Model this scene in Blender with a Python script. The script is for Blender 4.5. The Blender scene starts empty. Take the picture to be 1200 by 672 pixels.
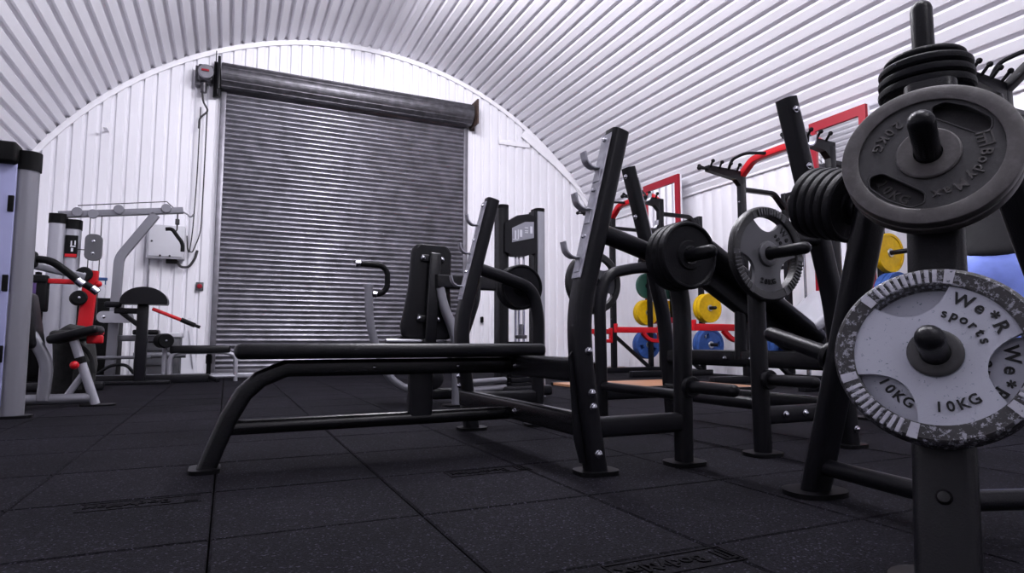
import bpy, bmesh, math, random
from mathutils import Vector, Matrix
from mathutils.geometry import tessellate_polygon
random.seed(7)
PI = math.pi
sc = bpy.context.scene
COL = sc.collection
R = math.radians

# ------------------------------------------------------------------ camera, world, lights, exposure
cd = bpy.data.cameras.new('camera'); cam = bpy.data.objects.new('camera', cd); COL.objects.link(cam)
cd.sensor_width = 36.0; cd.lens = 728.0 / 1200.0 * 36.0; cd.clip_start = 0.05; cd.clip_end = 60
cam.location = (0, 0, 0.445)
cam.rotation_euler = (R(90 + 5.2), 0, R(-24.55))
sc.camera = cam
sc.view_settings.view_transform = 'Standard'
sc.view_settings.look = 'None'
sc.view_settings.gamma = 1.0
sc.view_settings.use_curve_mapping = False
sc.view_settings.exposure = 0.0
w = bpy.data.worlds.new('world'); sc.world = w; w.use_nodes = True
w.node_tree.nodes['Background'].inputs[0].default_value = (0.80, 0.80, 0.95, 1)
w.node_tree.nodes['Background'].inputs[1].default_value = 0.05
LAMP_W = 390.0
LAMP_COL = (0.955, 0.94, 1.0)
LAMP_SPOTS = [(1.92, 6.2, 1.0), (1.92, 3.8, 1.0), (1.92, 1.0, .75), (1.92, -2.6, .5)]

# ------------------------------------------------------------------ materials
def mat(name, col, rough=0.5, metal=0.0, bump=0.0, bscale=200.0, var=0.0, vscale=8.0, spec=0.5, coat=0.0, trans=0.0, alpha=1.0):
    m = bpy.data.materials.new(name); m.use_nodes = True
    nt = m.node_tree; b = nt.nodes['Principled BSDF']
    b.inputs['Base Color'].default_value = (*col, 1); b.inputs['Roughness'].default_value = rough
    b.inputs['Metallic'].default_value = metal; b.inputs['Specular IOR Level'].default_value = spec
    b.inputs['Coat Weight'].default_value = coat; b.inputs['Transmission Weight'].default_value = trans
    b.inputs['Alpha'].default_value = alpha
    tc = nt.nodes.new('ShaderNodeTexCoord')
    if bump > 0:
        n = nt.nodes.new('ShaderNodeTexNoise'); n.inputs['Scale'].default_value = bscale; n.inputs['Detail'].default_value = 3
        nt.links.new(tc.outputs['Object'], n.inputs['Vector'])
        bp = nt.nodes.new('ShaderNodeBump'); bp.inputs['Strength'].default_value = bump; bp.inputs['Distance'].default_value = 0.003
        nt.links.new(n.outputs['Fac'], bp.inputs['Height']); nt.links.new(bp.outputs['Normal'], b.inputs['Normal'])
    if var > 0:
        n = nt.nodes.new('ShaderNodeTexNoise'); n.inputs['Scale'].default_value = vscale; n.inputs['Detail'].default_value = 4
        nt.links.new(tc.outputs['Object'], n.inputs['Vector'])
        r = nt.nodes.new('ShaderNodeValToRGB')
        r.color_ramp.elements[0].position = 0.3; r.color_ramp.elements[1].position = 0.7
        r.color_ramp.elements[0].color = (*[c * (1 - var) for c in col], 1)
        r.color_ramp.elements[1].color = (*[min(1, c * (1 + var)) for c in col], 1)
        nt.links.new(n.outputs['Fac'], r.inputs['Fac']); nt.links.new(r.outputs['Color'], b.inputs['Base Color'])
    return m

def worn(name, base, wear, thresh=0.5, scale=60.0, rough=0.5, metal=0.0, soft=0.04, bump=0.25):
    """paint of one colour with worn patches of another"""
    m = bpy.data.materials.new(name); m.use_nodes = True
    nt = m.node_tree; b = nt.nodes['Principled BSDF']
    b.inputs['Roughness'].default_value = rough; b.inputs['Metallic'].default_value = metal
    tc = nt.nodes.new('ShaderNodeTexCoord')
    n1 = nt.nodes.new('ShaderNodeTexNoise'); n1.inputs['Scale'].default_value = scale; n1.inputs['Detail'].default_value = 8; n1.inputs['Roughness'].default_value = 0.75
    nt.links.new(tc.outputs['Object'], n1.inputs['Vector'])
    r = nt.nodes.new('ShaderNodeValToRGB')
    r.color_ramp.elements[0].position = thresh - soft; r.color_ramp.elements[1].position = thresh + soft
    r.color_ramp.elements[0].color = (*base, 1); r.color_ramp.elements[1].color = (*wear, 1)
    nt.links.new(n1.outputs['Fac'], r.inputs['Fac']); nt.links.new(r.outputs['Color'], b.inputs['Base Color'])
    bp = nt.nodes.new('ShaderNodeBump'); bp.inputs['Strength'].default_value = bump; bp.inputs['Distance'].default_value = 0.002
    nt.links.new(n1.outputs['Fac'], bp.inputs['Height']); nt.links.new(bp.outputs['Normal'], b.inputs['Normal'])
    return m

def rubber_floor():
    m = bpy.data.materials.new('rubber_tiles'); m.use_nodes = True
    nt = m.node_tree; b = nt.nodes['Principled BSDF']; L = nt.links.new
    b.inputs['Roughness'].default_value = 0.8; b.inputs['Specular IOR Level'].default_value = 0.03
    tc = nt.nodes.new('ShaderNodeTexCoord')
    big = nt.nodes.new('ShaderNodeTexNoise'); big.inputs['Scale'].default_value = 1.6; big.inputs['Detail'].default_value = 5
    fine = nt.nodes.new('ShaderNodeTexVoronoi'); fine.inputs["Scale"].default_value = 250
    n = nt.nodes.new('ShaderNodeTexNoise'); n.inputs['Scale'].default_value = 320; n.inputs['Detail'].default_value = 2
    for t in (big, fine, n): L(tc.outputs['Object'], t.inputs['Vector'])
    r1 = nt.nodes.new('ShaderNodeValToRGB')
    r1.color_ramp.elements[0].position = 0.3; r1.color_ramp.elements[1].position = 0.72
    r1.color_ramp.elements[0].color = (0.0046, 0.0044, 0.0058, 1); r1.color_ramp.elements[1].color = (0.0088, 0.0083, 0.0110, 1)
    L(big.outputs['Fac'], r1.inputs['Fac'])
    r2 = nt.nodes.new('ShaderNodeValToRGB')          # crumb to crumb variation and pale flecks
    r2.color_ramp.elements[0].position = 0.0; r2.color_ramp.elements[0].color = (0.45, 0.45, 0.45, 1)
    r2.color_ramp.elements[1].position = 0.93; r2.color_ramp.elements[1].color = (1.5, 1.5, 1.5, 1)
    e = r2.color_ramp.elements.new(0.985); e.color = (6.0, 6.0, 6.3, 1)
    sep = nt.nodes.new('ShaderNodeSeparateColor'); L(fine.outputs['Color'], sep.inputs[0]); L(sep.outputs[0], r2.inputs['Fac'])
    mx = nt.nodes.new('ShaderNodeMix'); mx.data_type = 'RGBA'; mx.blend_type = 'MULTIPLY'; mx.inputs[0].default_value = 1
    L(r1.outputs['Color'], mx.inputs[6]); L(r2.outputs['Color'], mx.inputs[7]); L(mx.outputs[2], b.inputs['Base Color'])
    bp = nt.nodes.new('ShaderNodeBump'); bp.inputs['Strength'].default_value = 0.55; bp.inputs['Distance'].default_value = 0.004
    L(n.outputs['Fac'], bp.inputs['Height']); L(bp.outputs['Normal'], b.inputs['Normal'])
    return m

def wood_mat():
    m = bpy.data.materials.new('oak_boards'); m.use_nodes = True
    nt = m.node_tree; b = nt.nodes['Principled BSDF']; L = nt.links.new
    b.inputs['Roughness'].default_value = 0.4
    tc = nt.nodes.new('ShaderNodeTexCoord'); mp = nt.nodes.new('ShaderNodeMapping'); mp.inputs['Scale'].default_value = (1.2, 14, 1)
    L(tc.outputs['Object'], mp.inputs['Vector'])
    n = nt.nodes.new('ShaderNodeTexNoise'); n.inputs['Scale'].default_value = 3; n.inputs['Detail'].default_value = 6; L(mp.outputs[0], n.inputs['Vector'])
    r = nt.nodes.new('ShaderNodeValToRGB'); r.color_ramp.elements[0].position = 0.3; r.color_ramp.elements[1].position = 0.7
    r.color_ramp.elements[0].color = (0.26, 0.11, 0.055, 1); r.color_ramp.elements[1].color = (0.50, 0.26, 0.14, 1)
    L(n.outputs['Fac'], r.inputs['Fac']); L(r.outputs['Color'], b.inputs['Base Color'])
    return m

M = {}
M['white_sheet'] = mat('white_painted_sheet', (0.80, 0.79, 0.84), 0.42, var=0.03, vscale=1.2)
M['white_ceiling'] = mat('white_vault_sheet', (0.80, 0.79, 0.84), 0.45, var=0.03, vscale=1.0)
M['white_trim'] = mat('white_trim', (0.82, 0.81, 0.85), 0.45)
M['floor'] = rubber_floor()
M['subfloor'] = mat('dark_subfloor', (0.0012, 0.0012, 0.0015), 0.9, spec=0.05)
M['tile_print'] = mat('tile_moulding', (0.0045, 0.0043, 0.0055), 0.8, spec=0.03, bump=0.4, bscale=300)
M['wood'] = wood_mat()
M['shutter'] = mat('galvanised_slats', (0.215, 0.21, 0.24), 0.30, metal=0.7, bump=0.12, bscale=40, var=0.25, vscale=5)
M['shutter_dark'] = mat('dark_steel', (0.080, 0.077, 0.088), 0.40, metal=0.6, var=0.4, vscale=10)
M['galv'] = mat('galvanised_steel', (0.20, 0.195, 0.22), 0.4, metal=0.7, var=0.2, vscale=7)
M['rust'] = mat('rusty_plate', (0.05, 0.028, 0.022), 0.8, var=0.4, vscale=15)
M['black'] = mat('black_powder_coat', (0.0062, 0.0062, 0.0082), 0.32, spec=0.16, bump=0.25, bscale=260)
M['black2'] = mat('black_gloss_frame', (0.0052, 0.0052, 0.0066), 0.27, spec=0.28, bump=0.15, bscale=260)
M['vinyl'] = mat('black_vinyl', (0.0052, 0.0052, 0.0066), 0.34, spec=0.18, bump=0.3, bscale=180)
M['grey_vinyl'] = mat('silver_grey_vinyl', (0.26, 0.26, 0.29), 0.30, bump=0.15, bscale=180)
M['rubber'] = mat('black_rubber', (0.0045, 0.0045, 0.0055), 0.6, spec=0.10, bump=0.3, bscale=150)
M['foot'] = mat('black_foot_plate', (0.004, 0.004, 0.005), 0.4, spec=0.10)
M['chrome'] = mat('chrome', (0.42, 0.42, 0.46), 0.2, metal=1.0)
M['steel_strip'] = mat('worn_steel_strip', (0.33, 0.33, 0.37), 0.38, metal=0.6, var=0.25, vscale=30)
M['silver'] = mat('silver_powder_coat', (0.175, 0.175, 0.20), 0.42, metal=0.35, bump=0.12, bscale=260)
M['silver_lt'] = mat('light_silver_coat', (0.31, 0.31, 0.35), 0.4, metal=0.35, bump=0.1, bscale=260)
M['red'] = mat('red_powder_coat', (0.42, 0.004, 0.010), 0.4, spec=0.3)
M['red_frame'] = mat('red_mirror_frame', (0.27, 0.004, 0.016), 0.45, spec=0.3)
M['mirror'] = mat('mirror_glass', (0.92, 0.92, 0.93), 0.015, metal=1.0)
M['plate_black'] = mat('black_rubber_plate', (0.0072, 0.0072, 0.0092), 0.5, spec=0.10, bump=0.35, bscale=160)
M['plate_iron'] = worn('dark_iron_plate', (0.0095, 0.0093, 0.0115), (0.024, 0.023, 0.027), 0.60, 70, 0.5, 0.0, 0.12, 0.35)
M['plate_rim'] = worn('scuffed_iron_rim', (0.044, 0.040, 0.041), (0.080, 0.075, 0.077), 0.60, 40, 0.45, 0.1, 0.12, 0.2)
M['silver_face'] = worn('hammered_silver_face', (0.34, 0.35, 0.41), (0.018, 0.06, 0.07), 0.625, 105, 0.45, 0.2, 0.015, 0.3)
M['silver_rim'] = worn('chipped_black_rim', (0.010, 0.0095, 0.0115), (0.22, 0.22, 0.26), 0.55, 85, 0.45, 0.1, 0.02, 0.3)
M['silver_grip'] = worn('rubbed_silver_grip', (0.33, 0.33, 0.38), (0.015, 0.02, 0.024), 0.60, 100, 0.4, 0.3, 0.03, 0.3)
M['grey_face'] = worn('hammered_grey_face', (0.070, 0.070, 0.079), (0.018, 0.030, 0.033), 0.69, 60, 0.5, 0.1, 0.02, 0.2)
M['grey_rim'] = worn('dark_grey_rim', (0.010, 0.010, 0.011), (0.04, 0.04, 0.045), 0.62, 45, 0.4, 0.1, 0.04, 0.2)
M['grey_grip'] = worn('rubbed_grey_grip', (0.04, 0.04, 0.045), (0.17, 0.17, 0.19), 0.6, 55, 0.4, 0.2, 0.05, 0.2)
M['letter_dark'] = mat('dark_lettering', (0.012, 0.012, 0.014), 0.5, spec=0.2)
M['yellow'] = mat('yellow_rubber', (0.60, 0.37, 0.004), 0.5, spec=0.2, var=0.12, vscale=20)
M['blue'] = mat('blue_rubber', (0.026, 0.070, 0.24), 0.5, spec=0.2, var=0.15, vscale=20)
M['green'] = mat('green_rubber', (0.008, 0.055, 0.038), 0.5)
M['steel_insert'] = mat('steel_insert', (0.45, 0.45, 0.48), 0.35, metal=0.8)
M['lavender'] = mat('lavender_acrylic', (0.27, 0.28, 0.46), 0.25)
M['cabinet_grey'] = mat('pale_grey_enclosure', (0.50, 0.50, 0.54), 0.45)
M['dark_grey'] = mat('dark_grey_paint', (0.060, 0.060, 0.070), 0.5)
M['black_matt'] = mat('matt_black', (0.003, 0.003, 0.0036), 0.6, spec=0.10)
M['purple'] = mat('purple_plastic', (0.13, 0.07, 0.25), 0.4)
M['white_plastic'] = mat('white_plastic', (0.68, 0.68, 0.74), 0.35)
M['blue_plastic'] = mat('blue_plastic', (0.03, 0.09, 0.26), 0.4)
M['bag'] = mat('dark_camouflage_canvas', (0.0065, 0.0065, 0.0068), 0.85, bump=0.5, bscale=60, var=0.8, vscale=28)
M['bag_strap'] = mat('black_webbing', (0.006, 0.006, 0.007), 0.8)
M['label_grey'] = mat('grey_placard', (0.24, 0.24, 0.28), 0.4)
M['label_white'] = mat('white_print', (0.62, 0.62, 0.68), 0.5)
M['rope'] = mat('dark_cord', (0.030, 0.028, 0.032), 0.7)
M['skin'] = mat('skin', (0.46, 0.27, 0.20), 0.5)
M['hair'] = mat('dark_hair', (0.010, 0.008, 0.007), 0.6, bump=0.5, bscale=90)
M['tshirt'] = mat('black_tshirt', (0.010, 0.010, 0.012), 0.85, bump=0.3, bscale=40)
M['shorts'] = mat('light_blue_trousers', (0.22, 0.30, 0.80), 0.85, bump=0.4, bscale=30, var=0.1, vscale=12)
M['trainer'] = mat('dark_trainer', (0.02, 0.02, 0.025), 0.6)
mm = bpy.data.materials.new('lamp_tube'); mm.use_nodes = True
bb = mm.node_tree.nodes['Principled BSDF']; bb.inputs['Emission Color'].default_value = (*LAMP_COL, 1); bb.inputs['Emission Strength'].default_value = 8
M['lamp_tube'] = mm

# ------------------------------------------------------------------ mesh helpers
def ident(): return Matrix.Identity(4)
def frame(origin, z, xh=(1, 0, 0)):
    z = Vector(z).normalized(); x = Vector(xh); x = x - z * x.dot(z)
    if x.length < 1e-5: x = Vector((0, 1, 0)) - z * z.y
    x.normalize(); y = z.cross(x)
    m = Matrix(((x.x, y.x, z.x, origin[0]), (x.y, y.y, z.y, origin[1]), (x.z, y.z, z.z, origin[2]), (0, 0, 0, 1)))
    return m

def rrect(w, h, r, n=4):
    r = min(r, w / 2 - 1e-5, h / 2 - 1e-5); out = []
    for cx, cy, a0 in ((w/2-r, h/2-r, 0), (-w/2+r, h/2-r, 90), (-w/2+r, -h/2+r, 180), (w/2-r, -h/2+r, 270)):
        for i in range(n + 1):
            a = R(a0 + 90 * i / n); out.append((cx + r*math.cos(a), cy + r*math.sin(a)))
    return out
def circ(r, n=14, a0=0): return [(r*math.cos(a0+2*PI*i/n), r*math.sin(a0+2*PI*i/n)) for i in range(n)]

def fillet(pts, r, n=6):
    pts = [Vector(p) for p in pts]; out = [pts[0]]
    for i in range(1, len(pts) - 1):
        a, b, c = pts[i-1], pts[i], pts[i+1]
        d1 = (a - b); d2 = (c - b); k = min(r, d1.length*0.48, d2.length*0.48)
        p0 = b + d1.normalized()*k; p2 = b + d2.normalized()*k
        for j in range(n + 1):
            t = j / n; out.append(p0*(1-t)**2 + b*2*t*(1-t) + p2*t*t)
    out.append(pts[-1]); return out

class MB:
    def __init__(s): s.v = []; s.f = []
    def add(s, vs, fs, mx=None):
        o = len(s.v)
        for p in vs:
            p = Vector(p); s.v.append(mx @ p if mx else p)
        s.f += [tuple(i + o for i in f) for f in fs]
        return s
    def box(s, c, d, bev=0.0, mx=None):
        x, y, z = d[0]/2, d[1]/2, d[2]/2
        if bev <= 0:
            vs = [(c[0]+sx*x, c[1]+sy*y, c[2]+sz*z) for sz in (-1, 1) for sy in (-1, 1) for sx in (-1, 1)]
            return s.add(vs, [(0,2,3,1),(4,5,7,6),(0,1,5,4),(2,6,7,3),(0,4,6,2),(1,3,7,5)], mx)
        bm = bmesh.new(); bmesh.ops.create_cube(bm, size=1)
        for v in bm.verts: v.co = Vector((v.co.x*d[0]+c[0], v.co.y*d[1]+c[1], v.co.z*d[2]+c[2]))
        bmesh.ops.bevel(bm, geom=bm.edges[:], offset=bev, segments=3, profile=0.5, affect='EDGES')
        bm.verts.index_update()
        vs = [v.co.copy() for v in bm.verts]; fs = [[v.index for v in f.verts] for f in bm.faces]; bm.free()
        return s.add(vs, fs, mx)
    def sweep(s, path, prof, up=(0, 0, 1), caps=True, mx=None, scale=None):
        P = [Vector(p) for p in path]; n = len(prof); vs = []; fs = []; up = Vector(up)
        nrm = None
        for i, p in enumerate(P):
            if i == 0: t = (P[1]-P[0]).normalized()
            elif i == len(P)-1: t = (P[-1]-P[-2]).normalized()
            else: t = ((P[i]-P[i-1]).normalized() + (P[i+1]-P[i]).normalized()).normalized()
            if nrm is None:
                a = up - t*up.dot(t)
                if a.length < 0.05: a = Vector((0.3, 1, 0.1)) - t*Vector((0.3, 1, 0.1)).dot(t)
                nrm = a.normalized()
            else:
                nrm = (nrm - t*nrm.dot(t)).normalized()
            b = t.cross(nrm)
            k = 1.0
            if 0 < i < len(P)-1:
                cs = (P[i]-P[i-1]).normalized().dot((P[i+1]-P[i]).normalized()); k = 1/max(0.5, math.sqrt((1+cs)/2))
            sc_ = scale[i] if scale else 1.0
            for (u, w_) in prof: vs.append(p + nrm*(w_*sc_) + b*(u*sc_))
        for i in range(len(P)-1):
            for j in range(n):
                a = i*n+j; b2 = i*n+(j+1) % n
                fs.append((a, b2, b2+n, a+n))
        if caps: fs.append(tuple(range(n-1, -1, -1))); fs.append(tuple((len(P)-1)*n+j for j in range(n)))
        return s.add(vs, fs, mx)
    def tube(s, path, r, n=12, round_end=False, mx=None):
        P = [Vector(p) for p in path]; scl = None
        if round_end:
            t = (P[-1]-P[-2]).normalized(); e = P[-1]; P[-1] = e - t*r; scl = [1.0]*len(P)
            for a in (25, 50, 70, 83): P.append(e - t*r + t*r*math.sin(R(a))); scl.append(math.cos(R(a)))
        return s.sweep(P, circ(r, n), caps=True, mx=mx, scale=scl)
    def lathe(s, prof, mx=None, n=40):
        """prof: (r, z) points round local Z"""
        vs = []; fs = []; k = len(prof)
        for i in range(n):
            a = 2*PI*i/n
            for (r, z) in prof: vs.append((r*math.cos(a), r*math.sin(a), z))
        for i in range(n):
            for j in range(k-1):
                a = i*k+j; b = ((i+1) % n)*k+j
                fs.append((a, b, b+1, a+1))
        if prof[0][0] > 1e-6 and prof[-1][0] > 1e-6 and prof[0] != prof[-1]:
            if prof[0][0] < prof[-1][0] + 1 : pass
        return s.add(vs, fs, mx)
    def prism(s, outer, holes=(), z0=0.0, z1=0.01, mx=None):
        loops = [list(outer)] + [list(h) for h in holes]
        flat = [p for l in loops for p in l]; n = len(flat)
        tris = tessellate_polygon([[Vector((p[0], p[1], 0)) for p in l] for l in loops])
        vs = [(p[0], p[1], z0) for p in flat] + [(p[0], p[1], z1) for p in flat]
        fs = []
        for t in tris:
            a, b, c = t
            ar = (flat[b][0]-flat[a][0])*(flat[c][1]-flat[a][1]) - (flat[b][1]-flat[a][1])*(flat[c][0]-flat[a][0])
            if abs(ar) < 1e-12: continue
            if ar < 0: b, c = c, b
            fs.append((a+n, b+n, c+n)); fs.append((a, c, b))
        o = 0
        for l in loops:
            k = len(l)
            for i in range(k):
                a = o+i; b = o+(i+1) % k; fs.append((a, b, b+n, a+n))
            o += k
        return s.add(vs, fs, mx)
    def sphere(s, c, r, n=12, sx=1, sy=1, sz=1, mx=None):
        vs = []; fs = []; m = n//2
        for i in range(m+1):
            th = PI*i/m
            for j in range(n): vs.append((c[0]+r*sx*math.sin(th)*math.cos(2*PI*j/n), c[1]+r*sy*math.sin(th)*math.sin(2*PI*j/n), c[2]+r*sz*math.cos(th)))
        for i in range(m):
            for j in range(n):
                a = i*n+j; b = i*n+(j+1) % n; fs.append((a, a+n, b+n, b))
        return s.add(vs, fs, mx)
    def mesh(s, name, material, sharp=0.6):
        bm = bmesh.new(); vv = [bm.verts.new(p) for p in s.v]
        for f in s.f:
            try: bm.faces.new([vv[i] for i in f])
            except ValueError: pass
        bmesh.ops.remove_doubles(bm, verts=bm.verts[:], dist=1e-5)
        bmesh.ops.dissolve_degenerate(bm, dist=1e-6, edges=bm.edges[:])
        bmesh.ops.recalc_face_normals(bm, faces=bm.faces[:])
        for f in bm.faces: f.smooth = True
        for e in bm.edges:
            if len(e.link_faces) != 2 or e.calc_face_angle(0) > sharp: e.smooth = False
        me = bpy.data.meshes.new(name); bm.to_mesh(me); bm.free(); me.materials.append(material)
        return me
    def build(s, name, material, parent=None, sharp=0.6):
        o = bpy.data.objects.new(name, s.mesh(name, material, sharp)); COL.objects.link(o)
        if parent is not None: o.parent = parent
        return o

def tag(o, label=None, cat=None, group=None, kind=None):
    if label: o['label'] = label
    if cat: o['category'] = cat
    if group: o['group'] = group
    if kind: o['kind'] = kind
    return o
def empty(name, mx, label=None, cat=None, group=None, kind=None):
    o = bpy.data.objects.new(name, None); COL.objects.link(o); o.empty_display_size = 0.1
    o.matrix_world = mx if isinstance(mx, Matrix) else Matrix.Translation(Vector(mx))
    return tag(o, label, cat, group, kind)
def kids(o): return [c for c in COL.objects if c.parent == o]
def copy_tree(o, parent=None):
    c = o.copy(); COL.objects.link(c)
    if parent is not None: c.parent = parent
    for ch in kids(o): copy_tree(ch, c)
    return c
def struct(mb, name, material, parent=None):
    o = mb.build(name, material, parent)
    if parent is None: o['kind'] = 'structure'
    return o
def text_mesh(name, body, size, extrude, mx, material, parent, align='CENTER', spacing=1.0, bevel=0.0):
    cu = bpy.data.curves.new(name, 'FONT'); cu.body = body; cu.size = size; cu.extrude = extrude; cu.align_x = align; cu.align_y = 'CENTER'
    cu.space_character = spacing; cu.bevel_depth = bevel; cu.resolution_u = 3; cu.offset = size*0.018
    t = bpy.data.objects.new(name+'_tmp', cu); COL.objects.link(t)
    bpy.context.view_layer.update()
    me = bpy.data.meshes.new_from_object(t.evaluated_get(bpy.context.evaluated_depsgraph_get()))
    bpy.data.objects.remove(t); bpy.data.curves.remove(cu)
    me.name = name; me.transform(mx); me.materials.clear(); me.materials.append(material)
    o = bpy.data.objects.new(name, me); COL.objects.link(o)
    if parent is not None: o.parent = parent
    return o
def arc_text(name, body, size, extrude, rad, mid, z, material, parent, tops_out=True, adv=0.78):
    """letters on an arc of local XY, joined into one mesh"""
    bm = bmesh.new()
    widths = [{'I': .4, 'i': .36, '1': .62, ' ': .4, 'M': 1.1, 'm': 1.1, 'W': 1.15, 'w': 1.0}.get(ch, adv)*size for ch in body]
    tot = sum(widths); pos = -tot/2
    for ch, wd in zip(body, widths):
        c = pos + wd/2; pos += wd
        if ch == ' ': continue
        a = mid - c/rad if tops_out else mid + c/rad
        rot = a - PI/2 if tops_out else a + PI/2
        mx = Matrix.Translation((rad*math.cos(a), rad*math.sin(a), z)) @ Matrix.Rotation(rot, 4, 'Z')
        t = text_mesh('tmp', ch, size, extrude, mx, material, None)
        bm.from_mesh(t.data); me = t.data; bpy.data.objects.remove(t); bpy.data.meshes.remove(me)
    me = bpy.data.meshes.new(name); bm.to_mesh(me); bm.free(); me.materials.append(material)
    o = bpy.data.objects.new(name, me); COL.objects.link(o); o.parent = parent
    return o

# ------------------------------------------------------------------ the room
XC, ZC, RV = 1.92, 0.10, 5.313
XL, XR, YB, YE = -2.70, 6.54, -6.0, 10.20
PITCH = 0.1667
def corr(width, pitch, depth, flat=0.60, wall=0.13):
    """profile points (u, d): flat crest at d=0, groove at d=depth"""
    pts = []; n = int(width/pitch)+1
    for i in range(n):
        u = i*pitch
        pts += [(u, 0), (u+flat*pitch, 0), (u+(flat+wall)*pitch, depth), (u+(1-wall)*pitch, depth)]
    pts = [p for p in pts if p[0] < width]; pts.append((width, 0))
    return pts

# floor of half metre rubber tiles
mb = MB(); g = 0.0022; cch = 0.005
xs = [(-2.72 + 0.0) + 0.0]
x0 = -3.02; y0 = -6.39
for i in range(20):
    for j in range(34):
        ax, bx = x0+0.5*i+g, x0+0.5*(i+1)-g; ay, by = y0+0.5*j+g, y0+0.5*(j+1)-g
        ax, bx = max(ax, XL), min(bx, XR); ay, by = max(ay, YB), min(by, YE)
        if bx-ax < .02 or by-ay < .02: continue
        c = cch
        dz = random.uniform(-0.0012, 0.0)
        vs = [(ax,ay,-.02),(bx,ay,-.02),(bx,by,-.02),(ax,by,-.02),(ax,ay,-c),(bx,ay,-c),(bx,by,-c),(ax,by,-c),
              (ax+c,ay+c,dz),(bx-c,ay+c,dz),(bx-c,by-c,dz),(ax+c,by-c,dz)]
        fs = [(8,9,10,11)]+[(k,(k+1)%4,4+(k+1)%4,4+k) for k in range(4)]+[(4+k,4+(k+1)%4,8+(k+1)%4,8+k) for k in range(4)]
        mb.add(vs, fs)
floor = struct(mb, 'floor', M['floor'])
mb = MB(); mb.box(((XL+XR)/2, (YB+YE)/2, -.035), (XR-XL+.4, YE-YB+.4, .03)); mb.build('subfloor', M['subfloor'], floor)
# moulded marks on the tiles: a sunk panel with a bar logo and lettering
def tile_mark(cx, cy, rot, name='tile_mark'):
    mx = Matrix.Translation((cx, cy, 0)) @ Matrix.Rotation(rot, 4, 'Z')
    m_ = MB()
    for (x, y, dx, dy) in ((0, .042, .30, .004), (0, -.042, .30, .004), (-.148, 0, .004, .088), (.148, 0, .004, .088)):
        m_.box((x, y, .0008), (dx, dy, .0016), mx=mx)
    for (x, y, dx, dy) in ((-.125, .026, .036, .006), (-.140, 0, .006, .05), (-.125, 0, .006, .05), (-.110, 0, .006, .05)):
        m_.box((x, y, .001), (dx, dy, .002), mx=mx)
    o_ = m_.build(name, M['tile_print'], floor)
    text_mesh('lettering', 'BodyMax', .056, .0012, mx @ Matrix.Translation((.03, 0, .0012)), M['tile_print'], o_)
tile_mark(.845, 1.05, PI); tile_mark(-.20, 2.045, PI); tile_mark(.845, 2.05, PI)

# vaulted ceiling of ribbed sheet
a0 = math.asin((2.75-ZC)/RV); arc = RV*(PI-2*a0)
pr_ = corr(arc, PITCH, 0.044, .58, .10)
mb = MB(); vs = []
for (u, d) in pr_:
    a = a0 + (u+0.02)/RV; rr = RV + d
    vs += [(XC+rr*math.cos(a), YB-.1, ZC+rr*math.sin(a)), (XC+rr*math.cos(a), YE+.06, ZC+rr*math.sin(a))]
fs = [(2*i, 2*i+1, 2*i+3, 2*i+2) for i in range(len(pr_)-1)]
mb.add(vs, fs); struct(mb, 'ceiling', M['white_ceiling'])
# side walls
for nm, X, sg in (('wall_left', XL, -1), ('wall_right', XR, 1)):
    pts = corr(YE-YB+.1, 0.2, 0.010); vs = []
    for (u, d) in pts: vs += [(X+sg*d, YB-.05+u, -.02), (X+sg*d, YB-.05+u, 2.80)]
    mb = MB(); mb.add(vs, [(2*i, 2*i+1, 2*i+3, 2*i+2) for i in range(len(pts)-1)])
    struct(mb, nm, M['white_sheet'])
# end wall, with the shutter opening left out
DX0, DX1, DZ = -0.20, 3.74, 4.42
def ztop(x):
    t = RV*RV-(x-XC)**2
    return min(6, max(2.78, ZC+math.sqrt(t)+.05 if t > 0 else 2.78))
pts = corr(XR-XL+.06, PITCH, 0.034, .58, .12); mb = MB()
for i in range(len(pts)-1):
    (u0, d0), (u1, d1) = pts[i], pts[i+1]; xa, xb = XL-.03+u0, XL-.03+u1
    mid = (xa+xb)/2; zb = DZ-.15 if DX0 < mid < DX1 else -.02
    mb.add([(xa, YE+d0, zb), (xb, YE+d1, zb), (xb, YE+d1, ztop(xb)), (xa, YE+d0, ztop(xa))], [(0, 1, 2, 3)])
struct(mb, 'wall_end', M['white_sheet'])
mb = MB(); mb.box(((XL+XR)/2, YB-.02, 2.7), (XR-XL+.2, .04, 5.6)); struct(mb, 'wall_back', M['white_sheet'])
# arched trim where the end wall meets the vault, its right end a straight flashing
mb = MB(); pth = []
for k in range(49):
    a = a0-.01 + (PI-2*a0+.02)*k/48
    pth.append((XC+(RV-.035)*math.cos(a), YE-.022, ZC+(RV-.035)*math.sin(a)))
mb.sweep(pth, rrect(.03, .075, .004, 2), up=(1, 0, 0)); struct(mb, 'trim_1', M['white_trim'])
mb = MB(); mb.sweep([(4.86, YE-.05, 4.33), (5.55, YE-.05, 3.86), (6.46, YE-.05, 3.14)], rrect(.02, .15, .004, 2), up=(.55, 0, .8)); struct(mb, 'trim_2', M['white_trim'])
mb = MB(); mb.box((4.70, YE-.02, 4.12), (.62, .03, .09), .004); struct(mb, 'trim_3', M['white_trim'])
mb = MB(); mb.box((XR-.02, (YB+YE)/2, 2.765), (.035, YE-YB, .03), .004); struct(mb, 'trim_4', M['white_trim'])

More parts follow.
